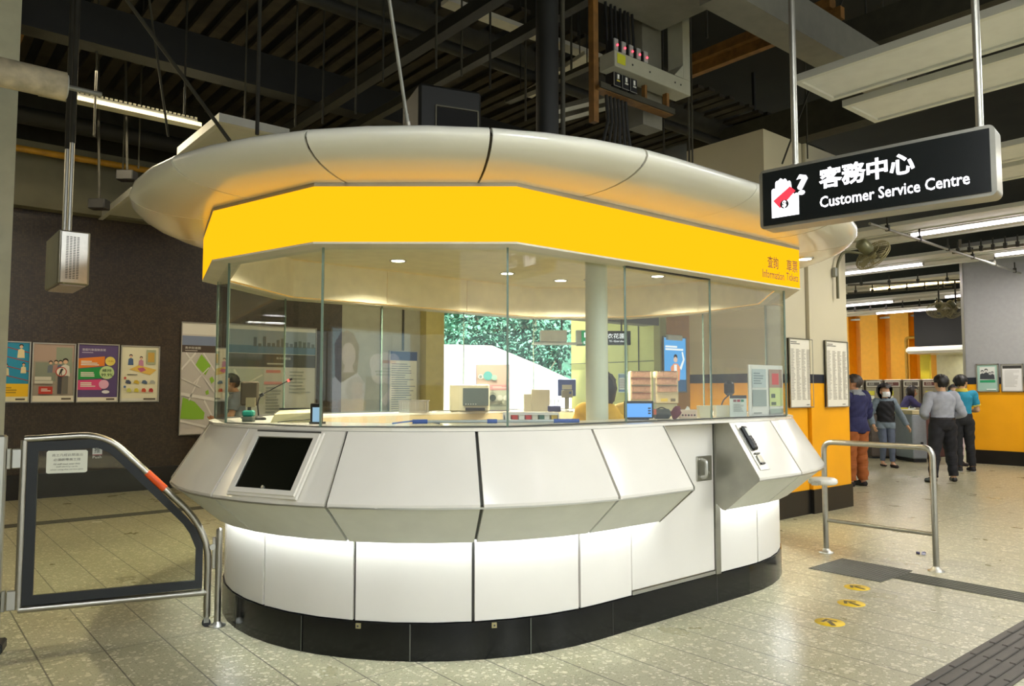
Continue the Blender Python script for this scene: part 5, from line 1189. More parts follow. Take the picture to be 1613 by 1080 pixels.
    if eyes:
        for s in (-1, 1):
            M = MB(); c = hp(s*.017, .0475, .004); M.lathe(c-hd*.006*H, [(0, .009*H), (.0035*H, .0085*H), (.006*H, .006*H), (.007*H, .002*H)], flat('#efece6'), 14, axis=hd); e = M.build('eye', root); M = MB(); M.lathe(c, [(0, .0036*H), (.0032*H, .0030*H)], flat('#1c130d'), 12, axis=hd); M.build('iris', e)
        M = MB(); M.tube([hp(-.012, .053, -.036), hp(0, .0565, -.0375), hp(.012, .053, -.036)], .0028*H, mat('lips', '#a35f55', .5), 6); M.build('mouth', root)
    if mask:
        M = MB(); vs = []; 
        for j in range(9):
            for k in range(13):
                u = -1+2*k/12; v = j/8; x = u*.040; z = .004-.055*v; y = .068-.030*u*u-.012*(v-.45)**2*4; vs.append(hp(x, y, z))
        M.add(vs, [(j*13+k, j*13+k+1, (j+1)*13+k+1, (j+1)*13+k) for j in range(8) for k in range(12)], mat('mask_white', '#e8ecf0', .7), True)
        for s in (-1, 1): M.tube([hp(s*.039, .038, .0), hp(s*.047, .01, .004), hp(s*.05, -.006, -.004), hp(s*.039, .034, -.045)], .0012*H, flat('#e8ecf0'), 5)
        M.build('face_mask', root)
    if glasses:
        M = MB()
        for s in (-1, 1): M.tube([hp(s*.017+.013*math.cos(a_), .058, .004+.010*math.sin(a_)) for a_ in [2*math.pi*k/16 for k in range(16)]], .0012*H, M_black, 5, closed=True); M.cyl(hp(s*.03, .056, .006), hp(s*.05, .0, .008), .0012*H, M_black, 5)
        M.cyl(hp(-.005, .059, .006), hp(.005, .059, .006), .0012*H, M_black, 5); M.build('glasses', root)
    return root
def cl(name, color, off, f, rough=.8): return (name, mat('cloth_'+name+'_'+color.strip('#'), color, rough, noise=.1, scale=14), off, f)
is_top = lambda b, t, p: b in ('torso', 'shoulder') or (b == 'hips')
def shirt(long=True, zmin=.50, cuff=.93): return lambda b, t, p: (b in ('torso', 'shoulder', 'uparm') and p[2] < .845) or (b == 'hips' and p[2] > zmin) or (b == 'forearm' and long and t < cuff) or (b == 'thigh' and p[2] > zmin) or (b == 'neck' and p[2] < .826)
short = lambda b, t, p: (b in ('torso', 'shoulder') and p[2] < .84) or (b == 'uparm' and t < .72) or (b in ('hips', 'thigh') and p[2] > .49)
trous = lambda b, t, p: (b in ('hips', 'thigh') and p[2] < .60) or (b == 'shin' and t < .97) 
shoe = lambda b, t, p: b == 'foot' and p[2] < .06
collar = lambda b, t, p: b in ('neck', 'torso', 'shoulder') and .815 < p[2] < .858 and abs(p[0]) < .06
sole_ = lambda b, t, p: b == 'foot' and p[2] < .012
AWAY = FACE+math.pi
def foot_at(x, y): p = pz(x, y, 0); return (p.x, p.y, 0)
# man in grey shirt, back to us, weight apart, hands held in front
human(foot_at(1488, 758), AWAY-.05, 1.76, 'person in a grey long-sleeved shirt and black trousers, back to the viewer', build=1.17,
      pose=dict(kneL=(-.075, -.02, .285), ankL=(-.085, .0, .045), toeL=(-.11, -.09, .016), kneR=(.10, .03, .285), ankR=(.155, .11, .05), toeR=(.18, .03, .016), elL=(-.178, .01, .64), elR=(.172, .01, .64), wrL=(-.10, -.11, .60), wrR=(.10, -.11, .60), look=(.05, -1, 0)),
      clothes=[cl('trousers', '#15151a', .016, trous), cl('shirt', '#9a9ea8', .014, shirt(True, .545)), cl('shoes', '#121214', .004, shoe, .4), cl('belt', '#1a1817', .017, lambda b, t, p: b == 'hips' and .575 < p[2] < .592, .5)], hair=('#14110f', 'short'), eyes=False)
# youth in teal polo
human(foot_at(1519, 742), AWAY-.25, 1.79, 'person in a teal polo with yellow collar and black trousers, back to the viewer', build=.98,
      pose=dict(kneL=(-.06, .0, .285), ankL=(-.075, .02, .045), kneR=(.05, .0, .285), ankR=(.05, .03, .045), toeR=(.07, -.07, .016), elL=(-.15, -.02, .635), wrL=(-.11, -.13, .62), elR=(.15, -.01, .635), wrR=(.12, -.12, .61), look=(-.5, -1, 0)),
      clothes=[cl('track_trousers', '#17191d', .014, trous), cl('polo_shirt', '#1f86a6', .013, short), cl('polo_collar', '#d9c34a', .020, collar), cl('sleeve_band', '#d9c34a', .0165, lambda b, t, p: b == 'uparm' and .62 < t < .73), cl('shoes', '#1b1b1d', .005, shoe), cl('shoe_sole', '#e6e6e2', .008, sole_)], hair=('#100e0d', 'short'), eyes=False)
# woman between them facing us
human(foot_at(1507, 733), FACE+.05, 1.62, 'person with glasses facing the viewer, half hidden between the grey shirt and teal polo', build=.9, female=True, glasses=True, skin='#d8b193',
      clothes=[cl('trousers', '#cdbcc4', .014, trous), cl('blouse', '#4a4248', .013, shirt()), cl('shoes', '#2a2427', .004, shoe)], hair=('#1a1412', 'short'))
# masked woman walking towards us
human(foot_at(1397, 735), FACE-.06, 1.60, 'person in a white face mask, black vest over a blue-grey shirt, walking towards the viewer', build=1.02, female=True, mask=True, skin='#d2a383',
      pose=dict(kneL=(-.045, -.03, .285), ankL=(-.042, .02, .055), toeL=(-.05, -.08, .03), kneR=(.045, -.05, .29), ankR=(.045, -.06, .045), toeR=(.05, -.165, .02), elL=(-.175, .03, .635), wrL=(-.165, -.06, .50), elR=(.20, .04, .64), wrR=(.275, .02, .495), shL=(-.10, .004, .80), shR=(.10, .004, .80)),
      clothes=[cl('jeans', '#5a6478', .008, lambda b, t, p: (b in ('hips', 'thigh') and p[2] < .60) or (b == 'shin' and t < .9)), cl('shirt', '#74838f', .014, shirt(True, .47, .9)), cl('vest', '#14151a', .021, lambda b, t, p: (b in ('torso', 'hips') and .545 < p[2] < .80 and abs(p[0]) < .095) or (b == 'shoulder' and t < .8 and p[2] < .822)), cl('shoes', '#2b2022', .004, lambda b, t, p: b == 'foot' and p[2] < .035)], hair=('#17110f', 'curly'))
# man in navy jacket and rust trousers at the wall edge
human(foot_at(1350, 765), AWAY+.35, 1.75, 'person in a navy jacket with grey collar and rust-brown trousers, back to the viewer', build=1.13, skin='#bd8a66',
      pose=dict(kneL=(-.06, -.01, .285), ankL=(-.065, .01, .045), kneR=(.065, -.01, .285), ankR=(.075, .01, .045), elL=(-.16, -.02, .645), wrL=(-.10, -.12, .60), elR=(.165, .0, .64), wrR=(.12, -.12, .58), look=(.6, -1, 0)),
      clothes=[cl('trousers', '#94501c', .022, trous), cl('jacket', '#232550', .024, shirt(True, .49)), cl('grey_collar', '#868c90', .030, lambda b, t, p: b in ('neck', 'torso', 'shoulder') and .80 < p[2] < .865 and abs(p[0]) < .07), cl('shirt_hem', '#868c90', .017, lambda b, t, p: b in ('hips', 'thigh') and .465 < p[2] < .50), cl('shoes', '#1a1412', .005, shoe)], hair=('#3a322c', 'short'), eyes=False)
# leaning person at the machines
human(foot_at(1424, 700)[:2]+(0,), FACE+1.35, 1.62, 'person in purple leaning over the fare gate counter, behind the masked woman', build=1.0, skin='#a87858',
      pose=dict(chest=(0, -.06, .72), neck=(0, -.11, .815), head=(0, -.16, .90), shL=(-.108, -.10, .79), shR=(.108, -.10, .79), elL=(-.12, -.20, .68), wrL=(-.08, -.30, .66), elR=(.12, -.20, .68), wrR=(.08, -.30, .66)),
      clothes=[cl('trousers', '#2b2a33', .014, trous), cl('jumper', '#403c6a', .016, shirt()), cl('shoes', '#1a1412', .004, shoe)], hair=('#1d1513', 'curly'))
# clerk seated in the kiosk
sitp = dict(pel=(0, 0, .02), waist=(0, 0, .10), chest=(0, .0, .22), neck=(0, -.01, .325), head=(0, -.03, .43), hipL=(-.055, 0, .02), hipR=(.055, 0, .02), kneL=(-.065, -.24, .03), kneR=(.065, -.24, .03), ankL=(-.065, -.24, -.21), ankR=(.065, -.24, -.21), toeL=(-.07, -.33, -.245), toeR=(.07, -.33, -.245), shL=(-.108, .0, .295), shR=(.108, .0, .295), elL=(-.15, -.05, .15), elR=(.15, -.05, .15), wrL=(-.10, -.18, .165), wrR=(.10, -.18, .165))
PS = pD(952, 620, 6.15)
sit_top = lambda b, t, p: (b in ('torso', 'shoulder', 'uparm') and p[2] < .345) or (b == 'hips' and p[2] > .0) or (b == 'forearm' and t < .9)
human((PS.x, PS.y, .86), AWAY+.25, 1.56, 'person with dark hair and a yellow uniform seated in the kiosk behind the column', pose=sitp, build=1.1, eyes=False,
      clothes=[cl('uniform_trousers', '#26262e', .012, lambda b, t, p: b in ('hips', 'thigh') or (b == 'shin' and t < .97)), cl('uniform_top', '#dcae26', .018, sit_top), cl('shoes', '#1a1412', .004, lambda b, t, p: b == 'foot')], hair=('#17120f', 'long'))
t = thing('office_chair', 'grey backed swivel chair under the seated kiosk clerk', 'chair', (PS.x, PS.y, .15), FACE+.25)
b = MB(); b.box((0, .02, .58), (.48, .46, .08), mat('chair_grey_fabric', '#4d545c', .8), bev=.03); b.build('seat', t); b = MB(); b.box((0, -.26, .90), (.44, .06, .42), mat('chair_grey_fabric', '#4d545c', .8), bev=.028); b.build('backrest', t)
b = MB(); b.cyl((0, 0, .06), (0, 0, .56), .028, M_black, 14)
for k in range(5): a = 2*math.pi*k/5; b.tube([(0, 0, .09), (.26*math.cos(a), .26*math.sin(a), .05)], .018, M_black, 8); b.cyl((.26*math.cos(a)-.02, .26*math.sin(a), .025), (.26*math.cos(a)+.02, .26*math.sin(a), .025), .025, M_black, 10)
b.build('base', t); b = MB(); b.tube([(0, -.1, .56), (0, -.30, .60), (0, -.29, .80)], .015, M_black, 8, bend=.05); b.build('back_stem', t)
# person beyond the left glazing
q = pD(372, 620, 11.4)
human((q.x, q.y, 0), FACE-1.2, 1.76, 'person in a striped grey shirt before the map boards, beyond the left glazing', build=1.05, skin='#c08e6c',
      pose=dict(head=(0, -.05, .915), elL=(-.14, -.04, .64), wrL=(-.10, -.15, .62), elR=(.14, -.04, .64), wrR=(.10, -.15, .62)),
      clothes=[cl('trousers', '#2c2f38', .014, trous), cl('striped_shirt', '#7d8894', .014, short), cl('shoes', '#1a1412', .004, shoe)], hair=('#191513', 'short'))

# ================================================================== SWITCH GEAR OVER THE KIOSK
g0 = pD(968, 90, 6.5); Yg = g0.y
def gY(x, y): return pY(x, y, Yg)
a0, a1 = gY(968, 78), gY(968, 103); r1 = gY(1088, 146); r0 = gY(1088, 119); zt, zb = a0.z, a1.z
M_trk = mat('beige_trunking', '#a3a392', .5, noise=.06)
t = thing('switch_gear', 'beige trunking with five red-lit boxes and three black switches on an ochre frame above the canopy', 'switch gear', (g0.x, Yg, zb))
t['label'] = 'beige electrical trunking with five red-lit boxes and three black switches above the canopy'
O = Vector((g0.x, Yg, zb)); L = r1.x-a0.x; hh = zt-zb
b = MB(); b.box((L/2, .09, hh/2), (L, .18, hh), M_trk, bev=.004); up_z = 7.2-zb; b.box((L-.055, .09, up_z/2+hh/2), (.11, .18, up_z-hh), M_trk, bev=.004)
b.add([(L-.11, -.001, hh), (L-.24, -.001, hh), (L-.11, -.001, hh+.13), (L-.11, .18, hh), (L-.24, .18, hh), (L-.11, .18, hh+.13)], [(0, 2, 1), (3, 4, 5), (1, 2, 5, 4)], M_trk)
for x in (.22, .44, .78, .86): b.cyl((L*x, -.003, hh*.5), (L*x, .001, hh*.5), .009, M_black, 10)
b.build('trunking', t)
b = MB(); b.box((.085, -.002, hh*.55), (.105, .003, hh*.62), mat('warning_yellow', '#c3c52a', .5)); b.build('warning_label', t)
ledm = emis('led_red', (1, .03, .05), 6)
for i in range(5):
    x = .028+i*.098; b = MB(); b.box((x, .03, hh+.055), (.052, .06, .105), mat('relay_grey', '#9aa0a0', .4), bev=.004); b.box((x-.032, .04, hh+.05), (.014, .06, .10), M_black); rb = b.build('indicator_box', t)
    b = MB(); b.cyl((x+.008, -.002, hh+.05), (x+.008, -.008, hh+.05), .0085, ledm, 12); o = b.build('red_lamp', rb)
for i in range(3):
    x = .035+i*.105; b = MB(); b.box((x, .05, -.115), (.095, .10, .125), M_black, bev=.004); b.box((x-.045, -.002, -.115), (.006, .004, .12), M_satin); b.box((x, -.002, -.175), (.09, .004, .006), M_satin); sb = b.build('switch', t)
    b = MB(); b.box((x+.005, -.004, -.09), (.022, .006, .04), flat('#e6e6e0')); b.box((x+.008, -.004, -.125), (.04, .004, .012), flat('#c6b84a' if i == 0 else '#d0d0ca')); b.build('switch_label', sb)
b = MB(); b.box((-.135, .12, .25), (.06, .06, 1.0+.5), M_rust); b.box((-.135, .12, 1.9), (.06, .06, 2.0), M_rust); b.box((.36, .10, -.205), (1.0, .10, .03), M_rust); b.box((.36, .04, -.19), (1.0, .02, .05), M_dk[2]); b.box((.84, .12, -.10), (.035, .05, .22), M_rust); b.box((.53, .12, -.10), (.03, .04, .2), M_rust)
b.build('ochre_frame', t)
b = MB(); rn = random.Random(3)
for i in range(7):
    x = .04+i*.06; b.tube([(x, .12, hh), (x+rn.uniform(-.03, .03), .14, 1.0), (x, .16, 2.4)], .013, M_black, 7)
for i in range(6):
    x = .02+i*.05; b.tube([(x, .12, -.21), (x+.02, .12, -.45), (x+.04*(i-2), .14, -.8), (x+.09*(i-2), .2, -1.35)], .016, M_darker, 7)
b.build('cables', t)
svc('roof_beam', 'wide grey-green trunk hanging beside the switch gear', 'beam', lambda b: b.box((r1.x-.26, Yg+.35, 5.6), (.28, .2, 3.2), M_gb))

# ================================================================== ON THE KIOSK WORKTOPS
ZW = 1.2925
def put(name, label, cat, x, D, rz=FACE, group=None):
    p = pD(x, 640, D); return thing(name, label, cat, (p.x, p.y, ZW), rz, group)
def near(x, Y=3.55): p = pY(x, 640, Y); return (p - Vector((0, 0, CAMH))).dot(_F)
# left end
t = put('monitor', 'small brown-grey monitor seen from behind, at the left end of the worktop', 'monitor', 393, 5.62)
b = MB(); b.box((0, .0, .185), (.135, .03, .18), mat('monitor_brown', '#4e4636', .45), bev=.012); b.build('shell', t); b = MB(); b.box((.015, -.02, .12), (.07, .012, .07), mat('monitor_plate', '#a39a78', .5)); b.build('back_plate', t); b = MB(); b.cyl((0, 0, 0), (0, 0, .12), .014, M_black, 12); b.lathe((0, 0, 0), [(.06, 0), (.06, .008), (0, .014)], M_black, 20); b.build('stand', t)
t = put('gooseneck_microphone', 'black gooseneck microphone with a red glowing ring, behind the left glass', 'microphone', 408, 5.35)
b = MB(); b.lathe((0, 0, 0), [(.05, 0), (.052, .012), (.03, .026), (0, .03)], M_black, 24); b.build('base', t)
b = MB(); b.tube([(0, 0, .02), (-.012, 0, .12), (.012, 0, .175)], .005, M_black, 8, bend=.04); b.cyl((.006, 0, .17), (.03, 0, .183), .012, M_black, 12); b.tube([(.02, 0, .178), (.20, 0, .275)], .0035, M_black, 8); b.build('neck', t)
b = MB(); b.cyl((.20, 0, .275), (.213, 0, .282), .009, emis('mic_red', (1, .08, .06), 3), 12); b.build('glow_ring', t); b = MB(); b.cyl((.213, 0, .282), (.232, 0, .292), .009, M_black, 12, r1=.007); b.build('capsule', t)
t = put('tape_dispenser', 'teal and grey desk pot at the left corner of the worktop', 'desk pot', 392, 5.02); b = MB(); b.box((0, 0, .055), (.074, .06, .04), mat('teal_plastic', '#1f9a86', .4), bev=.01); b.build('top', t); b = MB(); b.box((0, 0, .018), (.072, .058, .036), mat('grey_plastic', '#6f7468', .5), bev=.006); b.build('base', t)
t = put('receipt_printer', 'low beige printer with a sloping cover behind the second glass pane', 'printer', 462, 5.0, FACE+.15)
b = MB(); vs = [(-.13, -.09, 0), (.13, -.09, 0), (.13, .09, 0), (-.13, .09, 0), (-.11, -.06, .05), (.13, -.06, .062), (.13, .08, .085), (-.10, .08, .075)]; b.add(vs, [(0, 3, 2, 1), (4, 5, 6, 7), (0, 1, 5, 4), (1, 2, 6, 5), (2, 3, 7, 6), (3, 0, 4, 7)], mat('printer_beige', '#cfc698', .5)); b.build('body', t); b = MB(); b.tube([(.12, -.095, .02), (0, -.12, .012), (-.08, -.13, .004)], .003, M_black, 6); b.build('cable', t); b = MB(); b.box((.0, .085, .084), (.2, .02, .012), M_black); b.build('lid_edge', t)
t = put('touch_screen', 'upright black framed screen with a pale blue face, left of the first glass joint', 'screen', 499, 4.72, FACE-.35)
b = MB(); b.box((0, 0, .065), (.085, .02, .125), M_black, bev=.004); b.build('frame', t); b = MB(); b.box((.008, -.011, .055), (.06, .003, .095), mat('screen_pale_blue', '#a8c8e0', .3, emit='#8fb8dc', es=.5, noise=0)); b.build('panel', t); b = MB(); b.box((0, .01, .006), (.08, .06, .012), M_black); b.build('foot', t)
# far counter
t = put('wire_basket', 'grey slotted plastic basket on the far worktop before the yellow pillar', 'basket', 652, 7.1)
b = MB(); b.box((0, 0, .006), (.25, .16, .012), mat('basket_grey', '#7f7b74', .5))
for i in range(19): 
    for y in (-.08, .08): b.box((-.126+i*.014, y, .055), (.006, .006, .11), mat('basket_grey', '#7f7b74', .5))
for i in range(9):
    for x in (-.13, .13): b.box((x, -.07+i*.0175, .055), (.006, .006, .11), mat('basket_grey', '#7f7b74', .5))
b.build('basket_body', t); b = MB(); b.tube([(-.135, -.085, .112), (.135, -.085, .112), (.135, .085, .112), (-.135, .085, .112)], .006, mat('basket_grey', '#7f7b74', .5), 8, closed=True); b.build('rim', t)
t = put('counter_device', 'oven-like grey counter device with a dark front, on the far worktop', 'device', 739, 7.35)
b = MB(); b.box((0, .10, .135), (.385, .24, .265), mat('device_beige', '#b9b49c', .5), bev=.012); b.build('body', t); b = MB(); b.box((.065, -.024, .145), (.25, .012, .17), mat('device_dark', '#4f5a5a', .35)); b.build('front', t)
b = MB()
for i in range(5): b.cyl((-.03+i*.024, -.031, .075), (-.03+i*.024, -.036, .075), .005, flat('#c9ccc8'), 8)
b.build('buttons', t); b = MB(); b.box((.06, -.03, .025), (.19, .02, .03), M_black); b.build('tray_slot', t)
pp_ = pD(776, 640, 7.60); t = thing('poster_stand', 'leaning watch advertisement card behind the oven-like device', 'poster', (pp_.x, pp_.y, ZW), FACE)
b = MB(); b.box((0, .03, .235), (.345, .008, .47), mat('card_purple_grey', '#8f86a0', .6)); b.build('card', t)
A = Art((-.165, .024, .01), (1, 0, 0), (0, 0, 1), .33, .455); A.rect(0, .52, 1, 1, '#b8a49c'); A.rect(0, 0, 1, .52, '#a9b0a6'); A.rect(0, .44, 1, .56, '#b98a90'); A.disc(.35, .76, .14, '#5aa3ab'); A.disc(.13, .74, .075, '#d6dbd8'); A.disc(.13, .74, .05, '#7f8f94'); A.disc(.55, .72, .085, '#98c0b6'); A.disc(.50, .27, .10, '#37474c'); A.disc(.72, .27, .09, '#c2c6c2'); A.disc(.9, .27, .08, '#d0d4d0'); A.lines(.5, .48, .95, .53, 2, '#d9c6c6'); A.lines(.4, .08, .95, .14, 2, '#6f7a74'); A.build('print', t)
for (x0, x1, y0, lb) in ((825, 837, 619, 'small beige carton, left of the larger one on the far worktop'), (837, 866, 612, 'larger beige paper carton on the far worktop before the white ramp')):
    D_ = 7.45; t = put('carton', lb, 'carton', (x0+x1)/2, D_); w_ = (x1-x0)/FPX*D_; h_ = 1.5+(614-y0)/FPX*D_-ZW; b = MB(); b.box((0, 0, h_/2), (w_, .10, h_), mat('carton_beige', '#c4bda6', .7), bev=.004); b.build('box', t)
t = put('desk_tidy', 'dark blue desk tidy with pens beside the beige cartons', 'desk tidy', 873, 7.4); b = MB(); b.box((0, 0, .03), (.13, .09, .06), mat('tidy_navy', '#2c3566', .4), bev=.008); b.build('tray', t); b = MB(); 
for i in range(3): b.cyl((-.03+i*.03, 0, .03), (-.035+i*.04, .01, .13), .004, M_black, 6)
b.build('pens', t)
t = put('customer_display', 'blue backed customer display on a grey pole, left of the column', 'display', 893, 7.3); b = MB(); b.cyl((0, 0, 0), (0, 0, .16), .022, M_gps, 14); b.lathe((0, 0, 0), [(.06, 0), (.06, .01), (.022, .03)], M_gps, 20); b.build('pole', t)
b = MB(); b.box((0, 0, .235), (.175, .02, .165), mat('display_blue', '#4c5fa0', .4), bev=.006); b.build('screen_back', t); b = MB(); b.box((0, -.02, .175), (.11, .03, .075), M_gps, bev=.006); b.box((0, -.018, .24), (.095, .012, .045), flat('#b9bcb6')); b.cyl((.03, -.035, .185), (.03, -.042, .185), .012, mat('knob_blue', '#3a4f8c', .4), 12); b.build('bracket', t)
# document tray and pole on the near ledge
t = put('document_tray', 'open white tray of red and white leaflets on the near worktop left of the column', 'tray', 836, near(836, 3.69)); b = MB(); b.box((0, 0, .004), (.36, .12, .008), M_cream); b.box((0, .058, .035), (.36, .006, .062), M_cream); b.box((0, -.058, .055), (.36, .004, .008), M_cream)
for x in (-.178, .178): b.box((x, 0, .032), (.006, .12, .056), M_cream)
b.build('tray', t); rn = random.Random(5)
for i, c in enumerate(('#e8e6da', '#c8382e', '#e8e6da', '#c8382e', '#ded9c4', '#3f6b54', '#e8e6da', '#d9b53c')):
    b = MB(); b.box((-.15+i*.043, .0, .03), (.036, .09, .042), flat(c), rz=rn.uniform(-.2, .2)); b.build('leaflets', t)
PA = pD(655, 640, 4.62); PB = pD(912, 640, near(912, 3.40)); zp = ZW+.017
t = thing('extending_pole', 'long grey pole with blue grip and blue clamp lying along the near worktop', 'pole', (PA.x, PA.y, zp)); d = Vector((PB.x-PA.x, PB.y-PA.y, 0)); M_bl = mat('pole_blue', '#2c55a6', .4)
b = MB(); b.cyl((0, 0, 0), d*.86, .010, mat('pole_grey', '#b4bab8', .35, metal=.3), 14); b.build('shaft', t); b = MB(); b.cyl(d*.84, d, .013, M_bl, 14); b.build('grip', t); b = MB(); b.cyl(d*.43, d*.49, .0135, M_bl, 14); b.build('collar', t)
b = MB(); b.cyl(-d*.02, d*.07, .014, M_bl, 12); b.tube([d*.02+Vector((0, 0, .008)), -d*.06+Vector((.0, 0, .0)), -d*.14+Vector((0, 0, -.010))], .005, M_bl, 8); b.tube([d*.02+Vector((0, 0, .008)), d*.10+Vector((0, .02, -.004)), d*.16+Vector((0, .03, -.012))], .005, M_bl, 8); b.build('clamp', t)
# right part
t = put('touch_screen', 'black framed monitor with a bright blue screen, right of the column', 'screen', 1006, near(1006, 3.58), FACE+.12)
b = MB(); b.box((0, 0, .07), (.215, .02, .125), M_black, bev=.005); b.build('frame', t); b = MB(); b.box((.0, -.0112, .066), (.185, .003, .098), mat('screen_blue', '#4f86c8', .3, emit='#4f8fd8', es=.8, noise=0)); 
b.build('panel', t); b = MB()
for i in range(3): b.box((.075, -.0135, .045+i*.018), (.02, .002, .010), flat('#26304a'))
b.build('screen_buttons', t); b = MB(); b.box((0, .02, .005), (.14, .08, .010), M_black); b.build('foot', t)
for (x0, x1, lb, rows) in ((993, 1027, 'ticket rack full of pink-brown booklets, left of the pair', 4), (1033, 1069, 'ticket rack full of pink-brown booklets, right of the pair, with a yellow label', 3)):
    D_ = 7.75; t = put('ticket_rack', lb, 'rack', (x0+x1)/2, D_, group='ticket racks'); w_ = (x1-x0)/FPX*D_
    b = MB(); b.box((0, .07, .24), (w_, .14, .33), mat('rack_beige', '#cdbf9c', .5), bev=.006); b.build('case', t); b = MB(); b.box((0, .07, .035), (w_*.9, .12, .07), mat('rack_base', '#b5b18e', .5)); b.build('base', t)
    b = MB(); n_ = 14
    for r in range(rows):
        for k in range(n_): b.box((-w_*.40+k*w_*.8/(n_-1), -.006, .375-r*.075), (w_*.045, .012, .062), mat('booklet_pink', '#b9917c', .6, noise=.15, scale=40))
    b.build('booklets', t)
    for r in range(rows): b = MB(); b.box((0, -.012, .405-r*.075), (w_*.88, .004, .005), flat('#8c3f3a' if r % 2 else '#4c433c')); b.build('divider', t)
    if rows == 3: b = MB(); b.box((-.03, -.002, .11), (.07, .004, .03), flat('#c8b04a')); b.box((.06, -.002, .11), (.05, .004, .03), flat('#5a5038')); b.build('yellow_label', t)
t = put('handbag', 'dark grey rounded bag on the near worktop with an orange tag', 'bag', 1042, near(1042, 3.62)); b = MB(); b.box((0, 0, .035), (.16, .09, .07), mat('bag_grey', '#4d504a', .7), bev=.03); b.build('bag_body', t); b = MB(); b.box((-.06, -.047, .05), (.024, .006, .04), flat('#d8683c')); b.build('tag', t); b = MB(); b.tube([(-.04, 0, .065), (0, 0, .085), (.04, 0, .065)], .005, M_black, 6, bend=.02); b.build('strap', t)
t = put('folded_cloth', 'crumpled dark red cloth on the near worktop beside the patterned box', 'cloth', 1062, near(1062, 3.45)); b = MB(); vs = []; rn = random.Random(9)
for j in range(7):
    for k in range(12):
        a = 2*math.pi*k/12; r = .035*math.sin(math.pi*(j+.6)/7.6)*(1+rn.uniform(-.2, .25)); vs.append((r*math.cos(a)+.012*j/3, r*math.sin(a)*.8, .016*j))
b.add(vs, [(j*12+k, j*12+(k+1) % 12, (j+1)*12+(k+1) % 12, (j+1)*12+k) for j in range(6) for k in range(12)]+[list(range(12))[::-1], list(range(72, 84))], mat('dark_red_cloth', '#6a1f2a', .8), True); b.build('cloth', t)
t = put('tissue_box', 'pink patterned tissue box on the near worktop', 'box', 1083, near(1083, 3.50)); b = MB(); b.box((0, 0, .032), (.125, .07, .064), mat('box_pink_beige', '#d9bfa4', .6), bev=.003); b.build('box', t); b = MB()
for i in range(5): b.cyl((-.045+i*.022, -.0352, .025), (-.045+i*.022, -.037, .025), .0075, flat('#7a3a44' if i % 2 else '#4f3a34'), 10)
b.build('pattern', t); b = MB(); b.add([(-.02, 0, .064), (.02, 0, .064), (.012, .005, .085), (-.004, -.006, .092)], [(0, 1, 2, 3)], flat('#efe9d8')); b.build('tissue', t)
for x, lb, w_, c in ((1110, 'beige open carton, left of the white one beside the glass joint', .105, '#d6cfae'), (1137, 'white tapered carton right of the glass joint', .115, '#e3e2d2')):
    t = put('carton', lb, 'carton', x, near(x, 3.52)); b = MB(); b.add([(-w_*.44, -.04, 0), (w_*.44, -.04, 0), (w_*.44, .04, 0), (-w_*.44, .04, 0), (-w_/2, -.046, .092), (w_/2, -.046, .092), (w_/2, .046, .092), (-w_/2, .046, .092)], [(0, 3, 2, 1), (4, 5, 6, 7), (0, 1, 5, 4), (1, 2, 6, 5), (2, 3, 7, 6), (3, 0, 4, 7)], mat('carton_'+c.strip('#'), c, .7)); b.build('box', t)
t = put('webcam', 'black document camera head on a curved stem behind the notice card', 'camera', 1149, near(1149, 3.72)); b = MB(); b.box((0, 0, .225), (.085, .05, .12), M_black, bev=.022); b.build('head', t); b = MB(); b.tube([(-.0, 0, .17), (-.05, 0, .13), (-.09, 0, .02)], .006, M_black, 8, bend=.03); b.lathe((-.09, 0, 0), [(.04, 0), (.04, .01), (0, .016)], M_black, 20); b.build('stem', t)
t = put('notice_card', 'small upright notice card with a black heading and three coloured squares', 'notice', 1163, near(1163, 3.38), FACE+.15); b = MB(); b.box((0, .004, .085), (.138, .006, .17), mat('card_white', '#dfe4da', .5)); b.build('card', t)
A = Art((-.069, 0, 0), (1, 0, 0), (0, 0, 1), .138, .17); A.rect(0, .86, 1, 1, '#2b2c2c')
for i, c in enumerate(('#8f5a52', '#b23a4a', '#3f8a68')): A.rect(.2+i*.22, .70, .38+i*.22, .81, c)
A.lines(.2, .25, .85, .62, 8, '#8f958c', .4); A.build('print', t)
xa_, xb_ = pY(1181, 640, 3.345).x, pY(1235, 640, 3.345).x
t = thing('information_board', 'white information board with four windows standing inside the right end glass', 'notice', (xa_, 3.345, ZW), 0); wb = xb_-xa_; hb = .41; b = MB()
b.box((wb/2, .01, hb/2), (wb, .012, hb), M_white, bev=.002); b.build('board', t); A = Art((0, .002, 0), (1, 0, 0), (0, 0, 1), wb, hb)
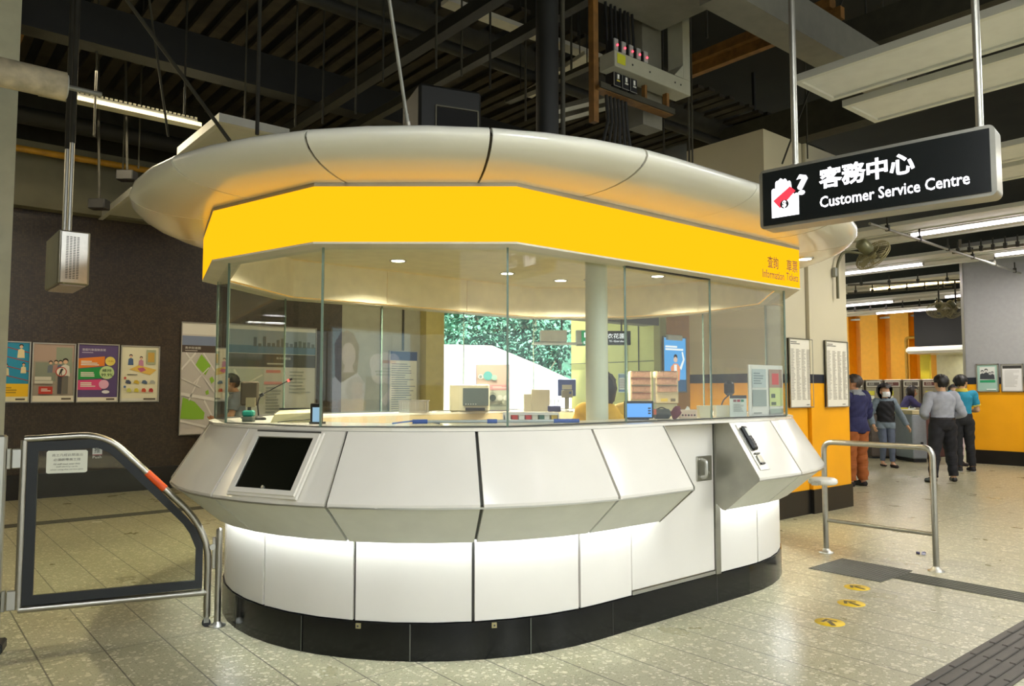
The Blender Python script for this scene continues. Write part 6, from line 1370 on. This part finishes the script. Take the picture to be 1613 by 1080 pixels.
A.rect(.08, .56, .48, .92, '#b8c2c0'); A.lines(.12, .62, .42, .86, 5, '#7f8a8c'); A.rect(.08, .20, .48, .52, '#9aa39c'); A.rect(.56, .56, .95, .92, '#a78a72'); A.rect(.64, .62, .84, .84, '#d2382e'); A.rect(.56, .20, .95, .56, '#cdd68a'); A.rect(.6, .36, .72, .44, '#4f5a44'); A.rect(.6, .22, .74, .28, '#5a6640'); A.rect(.56, .05, .95, .15, '#a4ad9c'); A.lines(.08, .05, .45, .1, 1, '#9a9d95'); A.build('print', t)

# lit advertisement on the left side wall (it mirrors in the kiosk's angled glass)
t = thing('advert_lightbox', 'large lit fashion advertisement, seen mirrored in the second glass pane from the left', 'advertisement', (-8.81, -6.6, .35), R_(90))
b = MB(); b.box((1.25, .03, 1.32), (2.5, .10, 2.64), M_satin, bev=.01); b.build('case', t)
def em2(c, k=2.6): return emis('advert_'+c.strip('#'), c, k)
A = Art((.05, -.03, .05), (1, 0, 0), (0, 0, 1), 2.4, 2.54)
A.rect(0, 0, 1, 1, em2('#a8cfd2')); A.rect(0, .25, 1, 1, em2('#9fb9bd')); A.rect(0, 0, 1, .24, em2('#b9dce4'))
# mirrored: the figure stands at the right of the sheet
A.poly([(.62, .24), (.60, .50), (.70, .60), (.90, .60), (1, .54), (1, .24)], em2('#e9eef0')); A.poly([(.70, .60), (.68, .85), (.76, .97), (.90, .97), (.98, .86), (.97, .56), (.9, .5)], em2('#4a4458')); A.disc(.81, .76, .085, em2('#d8c8c6'), ry=.115); A.disc(.83, .93, .06, em2('#5a5268'))
A.poly([(.74, .60), (.78, .70), (.84, .70), (.88, .60)], em2('#d8c8c6'))
for x, y, r in ((.34, .68, .13), (.24, .70, .10), (.45, .69, .10), (.30, .60, .11), (.42, .60, .11)): A.disc(x, y, r, em2('#eef4f2'))
A.lines(.2, .68, .5, .74, 1, em2('#c88a92')); A.lines(.2, .57, .5, .66, 3, em2('#8fb0b0')); A.poly([(.26, .48), (.40, .34), (.34, .28), (.20, .42)], em2('#f2f2ee'))
for x in (.15, .38, .62, .85): A.disc(x, .15, .05, em2('#d8c0b4')); A.poly([(x-.08, .0), (x-.06, .10), (x+.06, .10), (x+.08, 0)], em2('#eceae6'))
A.build('print', t)
